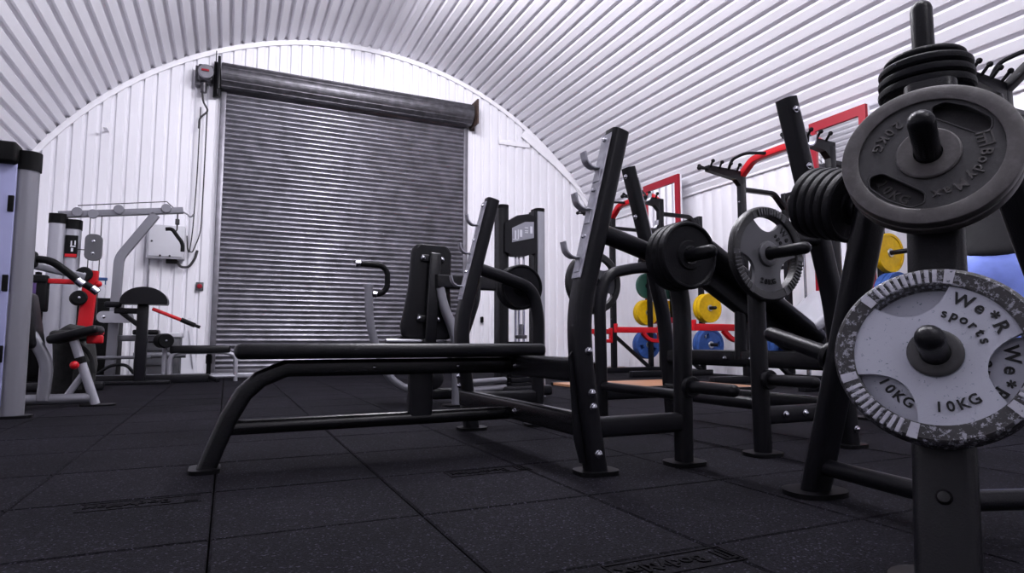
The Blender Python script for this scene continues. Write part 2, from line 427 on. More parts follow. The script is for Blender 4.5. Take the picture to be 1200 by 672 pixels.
# roller shutter door
door = empty('door_1', ((DX0+DX1)/2, YE, 0), kind='structure')
mb = MB(); sl = 0.0765; zz = 0.06; vs = []; prof = []
while zz < 4.34:
    for (dz, dy) in ((0, -.004), (.003, .001), (.018, .011), (.034, .019), (.043, .021), (.053, .018), (.064, .009), (.0735, -.002)):
        prof.append((zz+dz, dy))
    zz += sl
for (z, dy) in prof: vs += [(DX0-.0, YE-.03-dy, z), (DX1, YE-.03-dy, z)]
mb.add(vs, [(2*i, 2*i+1, 2*i+3, 2*i+2) for i in range(len(prof)-1)])
def inv(o, mb_, name, m_, parent):     # world-space mesh parented under an Empty with a translation
    ob = mb_.build(name, m_, None); ob.parent = parent; ob.matrix_parent_inverse = parent.matrix_world.inverted(); return ob
def part(mb_, name, m_, root, label=None):
    ob = inv(None, mb_, name, m_, root)
    if label: ob['label'] = label
    return ob
part(mb, 'slat_curtain', M['shutter'], door)
mb = MB(); mb.box(((DX0+DX1)/2, YE-.035, .03), (DX1-DX0, .05, .06), .006); part(mb, 'bottom_rail', M['galv'], door)
for sx, xx in ((-1, DX0+.015), (1, DX1-.015)):
    mb = MB(); mb.box((xx, YE-.04, 2.12), (.075, .08, 4.28), .006)
    part(mb, 'guide_rail', M['galv'], door)
mb = MB(); mb.lathe([(.0, -2.0), (.185, -2.0)] + [(.185+(.004 if k % 2 else 0), -2.0+4.0*k/2) for k in range(3)] + [(.0, 2.0)], frame(((DX0+DX1)/2, YE-.20, 4.45), (1, 0, 0)), 40)
for k in range(12):
    a = R(30*k+10); mb.box(((DX0+DX1)/2, YE-.20+math.cos(a)*.187, 4.45+math.sin(a)*.187), (3.98, .012, .012))
part(mb, 'barrel', M['shutter_dark'], door)
mb = MB(); mb.box((DX0-.06, YE-.19, 4.42), (.04, .40, .50), .006); mb.box((DX0-.10, YE-.06, 4.42), (.07, .05, .56), .005); mb.tube([(DX0-.11, YE-.1, 4.6), (DX0-.11, YE-.1, 4.86)], .008, 6)
part(mb, 'end_plate', M['black'], door)
mb = MB(); mb.box((DX1+.085, YE-.20, 4.47), (.03, .42, .44), .004); mb.box((DX1+.12, YE-.03, 4.47), (.08, .03, .46), .004); part(mb, 'end_plate', M['rust'], door)
# chain hoist at the shutter's left end
h = empty('shutter_hoist', (-.45, YE-.15, 4.2), 'grey shutter hoist gearbox with dangling hand chain left of the shutter barrel', 'hoist')
mb = MB(); mb.box((-.44, YE-.16, 4.44), (.20, .20, .24), .03); mb.box((-.53, YE-.08, 4.42), (.10, .12, .30), .01); mb.tube([(-.46, YE-.16, 4.30), (-.46, YE-.16, 4.16)], .045, 12)
part(mb, 'gearbox', M['shutter_dark'], h)
mb = MB(); mb.lathe([(0, 0), (.10, 0), (.11, .015), (.11, .035), (.10, .05), (0, .05)], frame((-.43, YE-.32, 4.43), (0, 1, 0)), 24); part(mb, 'chain_wheel', M['galv'], h)
mb = MB(); mb.box((-.44, YE-.335, 4.44), (.10, .012, .03), .003); part(mb, 'badge', M['red_frame'], h, 'small red badge')
mb = MB(); mb.tube(fillet([(-.48, YE-.16, 4.2), (-.46, YE-.14, 4.02), (-.38, YE-.12, 3.90), (-.50, YE-.11, 3.78), (-.50, YE-.11, 3.62)], .06), .014, 8); part(mb, 'power_lead', M['rope'], h)
mb = MB()
for dx in (0, .09):
    mb.tube(fillet([(-.49+dx, YE-.10, 3.95), (-.495+dx, YE-.10, 2.9), (-.52+dx*1.2, YE-.10, 2.05), (-.55+dx*.4, YE-.10, 1.75), (-.575, YE-.10, 1.80), (-.59, YE-.10, 2.0)], .2), .009, 6)
part(mb, 'hand_chain', M['rope'], h)
# control box
h = empty('control_box', (-.845, YE-.1, 1.64), 'pale grey electrical control box fixed to the end wall left of the shutter', 'control box')
mb = MB(); mb.box((-.845, YE-.105, 1.88), (.47, .18, .48), .012); part(mb, 'enclosure', M['cabinet_grey'], h)
mb = MB(); mb.box((-.845, YE-.205, 1.885), (.43, .012, .44), .008); dr = part(mb, 'door', M['cabinet_grey'], h)
for (x, z) in ((-1.02, 1.88), (-.91, 1.68), (-.79, 1.68)):
    mb = MB(); mb.lathe([(0, 0), (.014, 0), (.012, .012), (0, .014)], frame((x, YE-.21, z), (0, -1, 0)), 12)
    k = part(mb, 'knob', M['black_matt'], h)
mb = MB(); mb.box((-.77, YE-.10, 1.615), (.14, .09, .06), .005); part(mb, 'cable_gland', M['black_matt'], h)
mb = MB(); mb.tube(fillet([(-.70, YE-.10, 1.62), (-.66, YE-.09, 1.54), (-.55, YE-.08, 1.54), (-.47, YE-.06, 1.68), (-.45, YE-.04, 1.80)], .1), .018, 8); part(mb, 'cable', M['rope'], h)
mb = MB(); mb.tube([(-1.055, YE-.05, 1.64), (-1.06, YE-.05, .02)], .013, 8); part(mb, 'conduit', M['galv'], h)
h = empty('emergency_button', (-.397, YE-.02, 1.27), 'small dark red push button on a wall plate beside the shutter guide', 'button')
mb = MB(); mb.box((-.397, YE-.02, 1.275), (.10, .04, .12), .006); part(mb, 'wall_plate', M['dark_grey'], h)
mb = MB(); mb.lathe([(0, 0), (.032, 0), (.036, .012), (.028, .022), (0, .026)], frame((-.397, YE-.04, 1.275), (0, -1, 0)), 18); part(mb, 'button', M['red_frame'], h)
mb = MB(); mb.box((-1.66, YE-.10, 3.44), (.05, .20, .012)); mb.box((-1.66, YE-.006, 3.50), (.05, .012, .14))
tag(mb.build('wall_bracket', M['white_trim']), 'small white angle bracket sticking out of the end wall, upper left', 'bracket')
mb = MB(); mb.prism(rrect(.05, .11, .02), (), 0, .03, frame((4.07, YE-.0, .853), (0, -1, 0)))
tag(mb.build('door_latch', M['black_matt']), 'small black latch on the white end wall right of the shutter', 'latch')

# strip lights on the ridge
for (lx, ly, lp) in LAMP_SPOTS:
    t = empty('strip_light', (lx, ly, 5.08), 'twin tube strip light hung under the vault ridge', 'light', 'strip lights along the ridge')
    mb = MB(); mb.box((0, 0, .05), (.20, 1.5, .06), .008); mb.tube([(0, -.5, .08), (0, -.5, .36)], .006, 6); mb.tube([(0, .5, .08), (0, .5, .36)], .006, 6); mb.build('batten', M['white_trim'], t)
    for dx in (-.045, .045):
        mb = MB(); mb.tube([(dx, -.72, 0), (dx, .72, 0)], .013, 10); mb.build('lamp_tube', M['lamp_tube'], t)
    for dy in (-.5, 0, .5):
        ld = bpy.data.lights.new('strip_lamp', 'POINT'); ld.shadow_soft_size = .07; ld.energy = LAMP_W*lp/3; ld.color = LAMP_COL
        lo = bpy.data.objects.new('strip_lamp', ld); COL.objects.link(lo); lo.parent = t; lo.location = (0, dy, -.10)

# lifting platforms
for k, (xa, xb, ya, yb, lab) in enumerate(((4.95, 6.40, 8.30, 9.20, 'wooden lifting platform in the far corner beyond the farthest half rack'),
                                           (3.15, 4.72, 4.50, 5.85, 'wooden lifting platform in front of the middle half rack'))):
    t = empty('lifting_platform', ((xa+xb)/2, (ya+yb)/2, 0), lab, 'platform')
    mb = MB(); mb.box(((xa+xb)/2, (ya+yb)/2, .014), (xb-xa, yb-ya, .028), .003); part(mb, 'boards', M['wood'], t)
    for y_ in (yb+.03, ya-.03):
        mb = MB(); mb.box(((xa+xb)/2, y_, .016), (xb-xa, .05, .032), .004); part(mb, 'edge_strip', M['black'], t)

# ------------------------------------------------------------------ weight plates
def plate_root(name, c, n, spin, label, cat='weight plate', group=None):
    n = Vector(n).normalized()
    up = Vector((0, 0, 1)); xh = up.cross(n)
    if xh.length < 1e-3: xh = Vector((1, 0, 0))
    mx = frame(c, n, xh) @ Matrix.Rotation(spin, 4, 'Z')
    return empty(name, mx, label, cat, group)
def disc_prof(Rr, t, hub=.028, hubR=.06, rim=.86, dish=.25):
    """closed lathe profile of a dished plate with a hole; local z 0..t, face at t"""
    d = t*dish
    return [(hub, 0), (hub, t*.98), (hubR, t*.98), (hubR+.004, t-d), (Rr*rim, t-d), (Rr*rim+.005, t), (Rr-.006, t), (Rr-.001, t-.005), (Rr, t*.5), (Rr-.001, .005), (Rr-.006, 0), (Rr*rim+.005, 0), (Rr*rim, d*.6), (hubR+.004, d*.6), (hubR, 0), (hub, 0)]
def black_disc(c, n, Rr, t, label, group, hubR=.05, spin=0.0, m_='plate_black'):
    r_ = plate_root('weight_plate', c, n, spin, label, group=group)
    MB().lathe(disc_prof(Rr, t, hubR=hubR), None, 56).build('disc', M[m_], r_)
    MB().lathe([(.026, t*.3), (.026, t+.002), (.034, t+.002), (.036, t*.9), (.036, t*.3), (.026, t*.3)], None, 28).build('bore_ring', M['black2'], r_)
    return r_
def arc_pts(r, a0_, a1_, n): return [(r*math.cos(a0_+(a1_-a0_)*i/n), r*math.sin(a0_+(a1_-a0_)*i/n)) for i in range(n+1)]
def seg(r0, r1, a0_, a1_, n=10): return arc_pts(r1, a0_, a1_, n) + arc_pts(r0, a1_, a0_, n)
def trigrip(c, n, Rr, t, spin, label, group=None, pal='silver', small='10KG', brand=True, lettered=True):
    r_ = plate_root('grip_plate', c, n, spin, label, group=group)
    f, rm, gr = M[pal+'_face'], M[pal+'_rim'], M[pal+'_grip']
    gA = [R(90), R(210), R(330)]; half = R(29)
    holes = []
    for g_ in gA:
        ro, ri = Rr*.80, Rr*.50
        out = arc_pts(ro, g_-half, g_+half, 12)
        p2_, p0_ = Vector((*out[-1], 0)), Vector((*out[0], 0)); ct = Vector((math.cos(g_), math.sin(g_), 0))*Rr*.24
        inn = [p2_*(1-k/10)**2 + ct*2*(k/10)*(1-k/10) + p0_*(k/10)**2 for k in range(1, 10)]
        lp_ = [Vector((*p, 0)) for p in out] + inn
        lp_ = lp_[6:] + lp_[:7]
        holes.append([(p.x, p.y) for p in lp_[:-1]])
    MB().prism(circ(Rr*.84, 64), holes + [circ(.027, 24)], t*.30, t*.68).build('web', f, r_, .5)
    # raised rim: dark between the grips, ribbed on the grips
    m1 = MB()
    m1.lathe([(Rr*.80, t*.05), (Rr*.80, t*.90), (Rr*.82, t*.96), (Rr*.965, t*.96), (Rr, t*.78), (Rr, t*.22), (Rr*.965, t*.04), (Rr*.82, t*.04), (Rr*.80, t*.05)], None, 72)
    rim = m1.build('rim', rm, r_)
    m2 = MB()
    m2.lathe([(Rr*.995, t*.24), (Rr*1.008, t*.4), (Rr*1.012, t*.6), (Rr*.985, t*.90), (Rr*.955, t*.985), (Rr*.94, t*.96)], None, 72)
    m2.build('rim_edge', rm, rim)
    for g_ in gA:
        m3 = MB(); m3.prism(seg(Rr*.805, Rr*.985, g_-half*1.08, g_+half*1.08, 16), (), t*.4, t*.86)
        gp = m3.build('grip', rm, r_)
        m3 = MB(); m3.prism(seg(Rr*.815, Rr*.975, g_-half*1.06, g_+half*1.06, 16), (), t*.5, t*.885)
        for k in range(9):
            mx = Matrix.Rotation(g_ + (k-4)*half*1.5/9, 4, 'Z')
            m3.box((Rr*.895, 0, t*.95), (Rr*.165, Rr*.046, t*.22), Rr*.010, mx)
        for k in (-1, 1): m3.prism(seg(Rr*.812, Rr*.98, g_+k*half*.86, g_+k*half*1.07, 4) if k > 0 else seg(Rr*.812, Rr*.98, g_-half*1.07, g_-half*.86, 4), (), t*.5, t*1.0)
        m3.build('grip_ribs', gr, gp)
    MB().lathe([(.027, t*.2), (.027, t*1.0), (Rr*.235, t*1.0), (Rr*.26, t*.94), (Rr*.275, t*.66), (Rr*.275, t*.2), (.027, t*.2)], None, 40).build('hub', f, r_)
    if pal == 'silver': MB().lathe([(.0255, t*.3), (.0255, t*1.06), (.036, t*1.06), (.043, t*1.02), (.046, t*.96), (.046, t*.3), (.0255, t*.3)], None, 36).build('bore_ring', M['plate_iron'], r_)
    if lettered:
        zt = t*.70
        arc_text('lettering', small, Rr*.155, t*.08, Rr*.60, R(270), zt, M['letter_dark'], r_, tops_out=False, adv=.74)
        if brand:
            o1 = arc_text('lettering', 'We*R', Rr*.19, t*.08, Rr*.66, R(30), zt, M['letter_dark'], r_, adv=.72)
            arc_text('lettering', 'sports', Rr*.15, t*.08, Rr*.47, R(30), zt, M['letter_dark'], r_, adv=.66)
    return r_
def twin_window(c, n, Rr, t, spin, label, group, maker=True):
    r_ = plate_root('weight_plate', c, n, spin, label, group=group)
    wins = []
    for s_ in (1, -1):
        p = [(s_*Rr*.46, -Rr*.30), (s_*Rr*.58, -Rr*.39), (s_*Rr*.71, -Rr*.30), (s_*Rr*.755, 0), (s_*Rr*.71, Rr*.30), (s_*Rr*.58, Rr*.39), (s_*Rr*.46, Rr*.30)]
        q = fillet([Vector((*p[-1], 0))] + [Vector((*v, 0)) for v in p] + [Vector((*p[0], 0))], Rr*.05, 4)
        wins.append([(v.x, v.y) for v in q[1:-1]])
    MB().prism(circ(Rr*.82, 72), wins + [circ(.027, 24)], t*.30, t*.72).build('web', M['plate_iron'], r_, .5)
    MB().lathe([(Rr*.79, t*.04), (Rr*.795, t*.92), (Rr*.815, t*.98), (Rr*.975, t*.98), (Rr*.995, t*.93), (Rr, t*.84), (Rr, t*.16), (Rr*.985, t*.04), (Rr*.79, t*.04)], None, 84).build('rim', M['plate_rim'], r_)
    MB().lathe([(.0265, t*.2), (.0265, t*.98), (.032, t*1.0), (Rr*.34, t*.98), (Rr*.36, t*.90), (Rr*.365, t*.6), (Rr*.365, t*.2), (.0265, t*.2)], None, 48).build('hub', M['plate_rim'], r_)
    for wn in wins:      # raised lip round each window
        m_ = MB(); m_.sweep([(x, y, t*.72) for x, y in wn + wn[:2]], circ(t*.07, 6), up=(0, 0, 1), caps=False)
        m_.build('window_lip', M['plate_iron'], r_)
    zt = t*.74
    if maker:
        arc_text('lettering', 'BodyMax', Rr*.175, t*.10, Rr*.60, R(82), zt, M['plate_rim'], r_, adv=.66)
        m_ = MB(); mx = Matrix.Rotation(R(82+55), 4, 'Z')
        for (x, y, dx, dy) in ((.60, 0, .018, .19), (.60, .09, .17, .02), (.60, -.09, .17, .02), (.675, 0, .02, .20), (.56, .03, .09, .02), (.56, -.03, .09, .02)):
            m_.box((x*Rr, y*Rr, zt), (dx*Rr, dy*Rr, t*.10), 0, mx)
        m_.build('logo_mark', M['plate_rim'], r_)
    arc_text('lettering', '20KG', Rr*.17, t*.10, Rr*.60, R(270), zt, M['plate_rim'], r_, tops_out=False, adv=.76)
    return r_
def bumper(c, n, Rr, t, col, label, group, spin=0.0, slots=True, dark=False):
    r_ = plate_root('bumper_plate', c, n, spin, label, group=group)
    holes = [circ(.028, 20)]
    if slots:
        for k in range(3):
            a = R(90+120*k); ro, ri = Rr*.72, Rr*.42
            holes.append(arc_pts(ro, a-.33, a+.33, 6) + arc_pts(ri, a+.30, a-.30, 5))
    MB().prism(circ(Rr*.88, 48), holes, t*.15, t*.85).build('web', M[col], r_, .5)
    MB().lathe([(Rr*.84, t*.1), (Rr*.85, t), (Rr*.98, t), (Rr, t*.85), (Rr, t*.15), (Rr*.98, 0), (Rr*.85, 0), (Rr*.84, t*.1)], None, 48).build('rim', M[col], r_)
    MB().lathe([(.027, 0), (.027, t*1.02), (Rr*.20, t*1.02), (Rr*.22, t*.9), (Rr*.22, 0), (.027, 0)], None, 24).build('insert', M['steel_insert'] if col != 'green' else M['black'], r_)
    if dark: MB().lathe([(.03, t*.5), (.03, t*1.0), (Rr*.56, t*1.0), (Rr*.60, t*.9), (Rr*.60, t*.5), (.03, t*.5)], None, 32).build('black_centre', M['rubber'], r_)
    return r_

# ------------------------------------------------------------------ bolt, peg helpers
def bolt(c, n, root, r=.011):
    mb = MB(); mx = frame(c, n, (0, 0, 1))
    mb.lathe([(0, 0), (r*1.35, 0), (r*1.35, .003), (r, .004), (r*.92, .011), (r*.5, .014), (0, .015)], mx, 12)
    return part2(mb, 'bolt', M['chrome'], root)
def part2(mb_, name, m_, parent):
    ob = mb_.build(name, m_, None); ob.parent = parent
    ob.matrix_parent_inverse = wmx(parent).inverted(); return ob
def wmx(o):
    if o.parent is None: return o.matrix_world.copy() if o.type == 'EMPTY' else o.matrix_basis.copy()
    return wmx(o.parent) @ o.matrix_parent_inverse @ o.matrix_basis
def peg(root, a, d, L, r=.024, collar=True, name='storage_peg', m_='black'):
    a = Vector(a); d = Vector(d).normalized(); mb = MB()
    mb.tube([a, a + d*L], r, 16, round_end=True)
    if collar: mb.lathe([(r*.8, 0), (r*1.75, 0), (r*1.8, .004), (r*1.8, .014), (r*1.65, .020), (r*.9, .020)], frame(a, d), 24)
    return part2(mb, name, M[m_], root)
def foot_plate(root, x, y, dx, dy):
    mb = MB(); mb.prism([(x+p[0], y+p[1]) for p in rrect(dx, dy, min(dx, dy)*.35, 5)], (), 0, .014)
    return part2(mb, 'foot_plate', M['foot'], root)

# ------------------------------------------------------------------ flat bench press and incline bench
def bench_rack(root, X, hookdir, YN, YF, up_path, arm_path, legx, hooks, strip, tilt_peg_z, low_peg_z, beam_z, upw=.07, upd=.08, pegx=0):
    """two uprights with J hooks, two bent rear legs with pegs.  hookdir: x direction the hooks face"""
    for (Y, out) in ((YN, -1), (YF, 1)):
        P3 = [(x, Y, z) for x, z in up_path]
        mb = MB(); mb.sweep(fillet(P3, .12, 5), rrect(upd, upw, .022, 4), up=(1, 0, 0))
        u = part2(mb, 'upright', M['black'], root)
        foot_plate(root, up_path[0][0], Y, .15, .12)
        # steel strip on the hook side
        (sx0, sz0), (sx1, sz1) = strip
        mb = MB(); off = hookdir*(upw/2+.004)
        mb.sweep([(sx0+off, Y, sz0), (sx1+off, Y, sz1)], rrect(.058, .006, .002, 2), up=(1, 0, 0)); st = part2(mb, 'hook_strip', M['steel_strip'], u)
        d = Vector((sx1-sx0, 0, sz1-sz0)).normalized()
        for t_ in hooks:
            b = Vector((sx0+(sx1-sx0)*t_, Y, sz0+(sz1-sz0)*t_)) + Vector((off, 0, 0)); hx = hookdir
            pth = [b+d*.055+Vector((hx*.004, 0, 0)), b+Vector((hx*.006, 0, 0)), b+Vector((hx*.035, 0, -.006)), b+Vector((hx*.062, 0, .012)), b+Vector((hx*.070, 0, .050))]
            mb = MB(); mb.sweep(fillet(pth, .022, 5), rrect(.036, .007, .002, 2), up=(1, 0, 0)); part2(mb, 'bar_hook', M['steel_strip'], u)
        for t_ in (.04, .40, .72):
            b = Vector((sx0+(sx1-sx0)*t_+off, Y, sz0+(sz1-sz0)*t_)); bolt(b, (hookdir, 0, 0), u, .008)
        # rear leg: arm sloping off the upright then bending down
        mb = MB(); mb.sweep(fillet([(x, Y, z) for x, z in arm_path], .13, 7), rrect(.066, .066, .030, 5), up=(0, 1, 0))
        part2(mb, 'rear_leg', M['black'], root)
        foot_plate(root, legx, Y, .15, .12)
        mb = MB(); mb.sweep([(up_path[0][0], Y, beam_z), (legx, Y, beam_z)], rrect(.05, .07, .015, 3), up=(0, 0, 1)); part2(mb, 'side_beam', M['black'], root)
        peg(root, (pegx, Y+out*.030, tilt_peg_z), (0, out, 0), .235, .024, False)
        peg(root, (legx, Y+out*.037, low_peg_z), (0, out, 0), .24, .022)

# flat bench press
YN, YF = 1.86, 3.05
fb = empty('bench_press', (.6, 2.45, 0), 'flat black bench press with its long padded bench across the middle of the floor', 'bench press')
leg = [(-.053, 0), (-.024, .08), (.015, .181), (.060, .263), (.114, .315), (.201, .352), (.401, .352), (1.12, .352)]
mb = MB(); mb.sweep([(x, 2.45, z) for x, z in leg], rrect(.062, .074, .016, 5), up=(0, 1, 0)); fr = part2(mb, 'bench_frame', M['black2'], fb)
for x in (.52, .86): bolt((x, 2.419, .352), (0, -1, 0), fr, .007)
foot_plate(fb, -.055, 2.45, .10, .14)
mb = MB(); mb.box((0, 0, 0), (1.20, .27, .055), .020, Matrix.Translation((.625, 2.46, .4155))); part2(mb, 'bench_pad', M['vinyl'], fb)
mb = MB(); mb.tube([(.005, 2.45, .145), (1.12, 2.45, .150)], .027, 14); part2(mb, 'lower_rail', M['black2'], fb)
mb = MB(); mb.sweep([(.713, 2.45, .14), (.713, 2.45, .36)], rrect(.05, .095, .01, 3), up=(1, 0, 0)); part2(mb, 'centre_post', M['black'], fb)
for z, h_ in ((.352, .085), (.165, .08)):
    mb = MB(); mb.sweep([(1.12, YN, z), (1.12, YF, z)], rrect(.05, h_, .012, 3), up=(0, 0, 1)); cb = part2(mb, 'cross_beam', M['black2'], fb)
    bolt((1.094, 2.36, z), (-1, 0, 0), cb, .009)
UP1 = [(1.165, 0), (1.139, .16), (1.108, .39), (1.104, .56), (1.275, 1.215)]
bench_rack(fb, 1.12, -1, YN, YF, UP1, [(1.165, .845), (1.30, .81), (1.515, .745), (1.553, .60), (1.545, 0)], 1.548,
           (.24, .53, .86), ((1.270, 1.20), (1.133, .67)), .755, .285, .155, pegx=1.478)
for (x, z) in ((1.108, .417), (1.119, .276), (1.124, .228), (1.142, .072)):
    bolt((x+.008, YN-.041, z), (0, -1, 0), fb, .011); bolt((x-.036, YF-.03, z), (-1, 0, 0), fb, .011)
mb = MB(); mb.prism([(1.100, .04), (1.078, .12), (1.060, .40), (1.075, .42), (1.12, .40), (1.15, .04)], (), 0, .008, Matrix.Translation((0, YN-.0, 0)) @ Matrix.Rotation(R(90), 4, 'X')); part2(mb, 'gusset_plate', M['black'], fb)

# incline bench, back to back with it
ib = empty('incline_bench', (2.4, 2.45, 0), 'black incline bench with sloping backrest and tall leaning uprights, right of the flat bench', 'incline bench')
UP2 = [(2.455, 0), (2.43, .35), (2.405, .62), (2.165, 1.50)]
bench_rack(ib, 2.42, 1, YN+.02, YF, UP2, [(2.36, .90), (2.22, .895), (2.01, .85), (1.950, .70), (1.958, 0)], 1.957,
           (.20, .45, .70), ((2.182, 1.44), (2.36, .78)), .800, .300, .155, .065, .085, pegx=1.952)
for z in (1.44, 1.20, .92):
    t_ = (1.5-z)/(1.5-.62); bolt((2.165+.24*t_-.012, YN+.02-.044, z), (0, -1, 0), ib, .011); bolt((2.165+.24*t_-.04, YF-.01, z), (-1, 0, 0), ib, .011)
for z in (.30, .08): bolt((2.45, YN-.024, z), (0, -1, 0), ib, .011)
for x in (2.06, 2.17): bolt((x, YN+.02-.026, .158), (0, -1, 0), ib, .011)
for z, h_ in ((.365, .085), (.165, .08)):
    mb = MB(); mb.sweep([(2.425, YN+.02, z), (2.425, YF, z)], rrect(.05, h_, .012, 3), up=(0, 0, 1)); cb = part2(mb, 'cross_beam', M['black2'], ib)
    for y in (2.36, 2.54): bolt((2.399, y, z), (-1, 0, 0), cb, .009)
mb = MB(); mb.sweep([(1.957, YN+.02, .20), (1.957, YF, .20)], rrect(.05, .05, .02, 3), up=(0, 0, 1)); part2(mb, 'rear_cross_beam', M['black'], ib)
mb = MB(); mb.sweep(fillet([(2.42, 2.45, .365), (3.15, 2.45, .36), (3.35, 2.45, .30), (3.42, 2.45, 0)], .15), rrect(.06, .09, .02, 4), up=(0, 1, 0)); part2(mb, 'bench_frame', M['black2'], ib)
foot_plate(ib, 3.42, 2.45, .10, .40)
th = math.atan2(-.36, .62); mxp = Matrix.Translation((2.52, 2.45, .655)) @ Matrix.Rotation(-th, 4, 'Y')
mb = MB(); mb.box((-.04, 0, .025), (.92, .29, .075), .034, mxp); part2(mb, 'backrest', M['vinyl'], ib)
mb = MB(); mb.box((.02, 0, -.055), (.70, .07, .09), .01, mxp); mb.tube([(2.42, 2.45, .36), (2.43, 2.45, .64)], .03, 12); part2(mb, 'backrest_frame', M['black'], ib)
mxs = Matrix.Translation((2.985, 2.45, .625)) @ Matrix.Rotation(-R(31), 4, 'Y')
mb = MB(); mb.box((0, 0, 0), (.42, .30, .06), .024, mxs); part2(mb, 'seat', M['grey_vinyl'], ib)['label'] = 'silver grey tilted seat pad'
mb = MB(); mb.sweep([(3.02, 2.45, .36), (3.02, 2.45, .55)], rrect(.06, .06, .01), up=(1, 0, 0)); part2(mb, 'seat_post', M['black'], ib)

# plates on the benches
g_ = 'black plates on the bench press'
for k in range(3):
    black_disc((1.478, 1.822-.036*k, .755), (0, -1, 0), .122, .034, ['rearmost of three black plates on the near peg of the bench press', 'middle one of three black plates on the near peg of the bench press', 'foremost of three black plates on the near peg of the bench press'][k], g_)
for k in range(2):
    black_disc((1.478, 3.095+.045*k, .755), (0, 1, 0), .127, .042, ['inner black plate on the far peg of the bench press', 'outer black plate on the far peg of the bench press'][k], g_)
trigrip((1.952, 1.842, .800), (0, -1, 0), .190, .040, R(-2), 'big dark grey three grip plate on the near peg of the incline bench', pal='grey', small='20KG')
trigrip((1.952, 3.10, .800), (0, 1, 0), .185, .040, R(25), 'dark grey three grip plate on the far peg of the incline bench', pal='grey', small='20KG')

# ------------------------------------------------------------------ weight tree, right foreground
TC = Vector((1.578, .925, 0)); SL = .287
wt = empty('weight_tree', TC, 'black three legged weight tree holding plates in the right foreground', 'weight tree')
def hd(az): return Vector((math.cos(R(az)), math.sin(R(az)), 0))
for az, wd in ((207, .105), (87, .095), (-24, .095)):
    d = hd(az); base = TC + d*.42; top = TC + d*.120 + Vector((0, 0, 1.043)); side = Vector((-d.y, d.x, 0))
    mb = MB(); mb.sweep([base, top], rrect(wd, .055, .026, 5), up=d); lg = part2(mb, 'leg', M['black'], wt)
    mb = MB(); mb.prism([(p[0], p[1]) for p in rrect(.15, .19, .07, 6)], (), 0, .014, frame(base, (0, 0, 1), d)); part2(mb, 'foot_plate', M['foot'], wt)
    dd = (d*math.cos(R(16)) + Vector((0, 0, math.sin(R(16)))))
    for z, L in ((.405, .27), (.82, .27)):
        if az == 207: L = .20 if z < .5 else .225
        peg(wt, TC + d*(.42-SL*z+.026) + Vector((0, 0, z)), dd, L, .0245)
    if az == 207:
        mb = MB(); mb.lathe([(0, 0), (.014, 0), (.014, .003), (.010, .010), (0, .012)], frame(TC+d*(.42-SL*.16+.028)+Vector((0, 0, .16)), dd), 16); part2(mb, 'bolt', M['black2'], wt)
    if az != 207:
        mb = MB(); mb.tube([base + Vector((0, 0, .085)) - d*.03, TC + hd(207)*.05 + Vector((0, 0, .085))], .024, 14); part2(mb, 'base_tube', M['black'], wt)
mb = MB(); mb.lathe([(0, 0), (.10, 0), (.105, .01), (.105, .03), (.08, .05), (0, .05)], Matrix.Translation(TC + Vector((0, 0, .998))), 28); part2(mb, 'top_cap', M['black'], wt)
mb = MB(); mb.tube([TC + hd(207)*.36 + Vector((0, 0, .085)), TC + Vector((0, 0, .085))], .024, 14); part2(mb, 'base_tube', M['black'], wt)
TP = TC + Vector((-.018, .008, 0))
peg(wt, TP + Vector((0, 0, 1.04)), (0, 0, 1), .265, .0245, False, 'top_peg')
d207 = hd(207); n207 = d207*math.cos(R(17)) + Vector((0, 0, math.sin(R(17))))
def onpeg(az, z, off):
    d = hd(az); n = d*math.cos(R(16)) + Vector((0, 0, math.sin(R(16))))
    return TC + d*(.42-SL*z+.026) + Vector((0, 0, z)) + n*off, n
c, n = onpeg(207, .82, .022); twin_window(c, n, .163, .030, R(-48), 'inner of two dark iron plates on the upper front peg of the weight tree', 'large dark plates on the weight tree', False)
c, n = onpeg(207, .82, .054); twin_window(c, n, .163, .030, R(-128), 'outer dark 20KG plate with two slots on the upper front tree peg', 'large dark plates on the weight tree')
c, n = onpeg(207, .405, .022); trigrip(c, n, .171, .030, R(-44), 'rear one of the two silver grip plates on the lower front peg', 'silver grip plates on the weight tree')
c, n = onpeg(207, .405, .053); trigrip(c, n, .171, .030, R(18), 'worn silver 10KG grip plate at the front of the lower front peg', 'silver grip plates on the weight tree')
for k in range(5):
    c, n = onpeg(87, .82, .024+.030*k)
    black_disc(c, n, .105, .028, ['innermost', 'second innermost', 'middle', 'second outermost', 'outermost'][k] + ' small black plate on the left upper peg of the weight tree', 'small black plates on the left peg')
zt = 1.056
for k, (rr, tt) in enumerate(((.104, .024), (.103, .022), (.101, .022), (.088, .018))):
    black_disc(TP + Vector((0, 0, zt)), (0, 0, 1), rr, tt, ['lowest', 'second lowest', 'second highest', 'topmost'][k] + ' of four small black plates on the top peg', 'small black plates on the top peg')
    zt += tt + .004

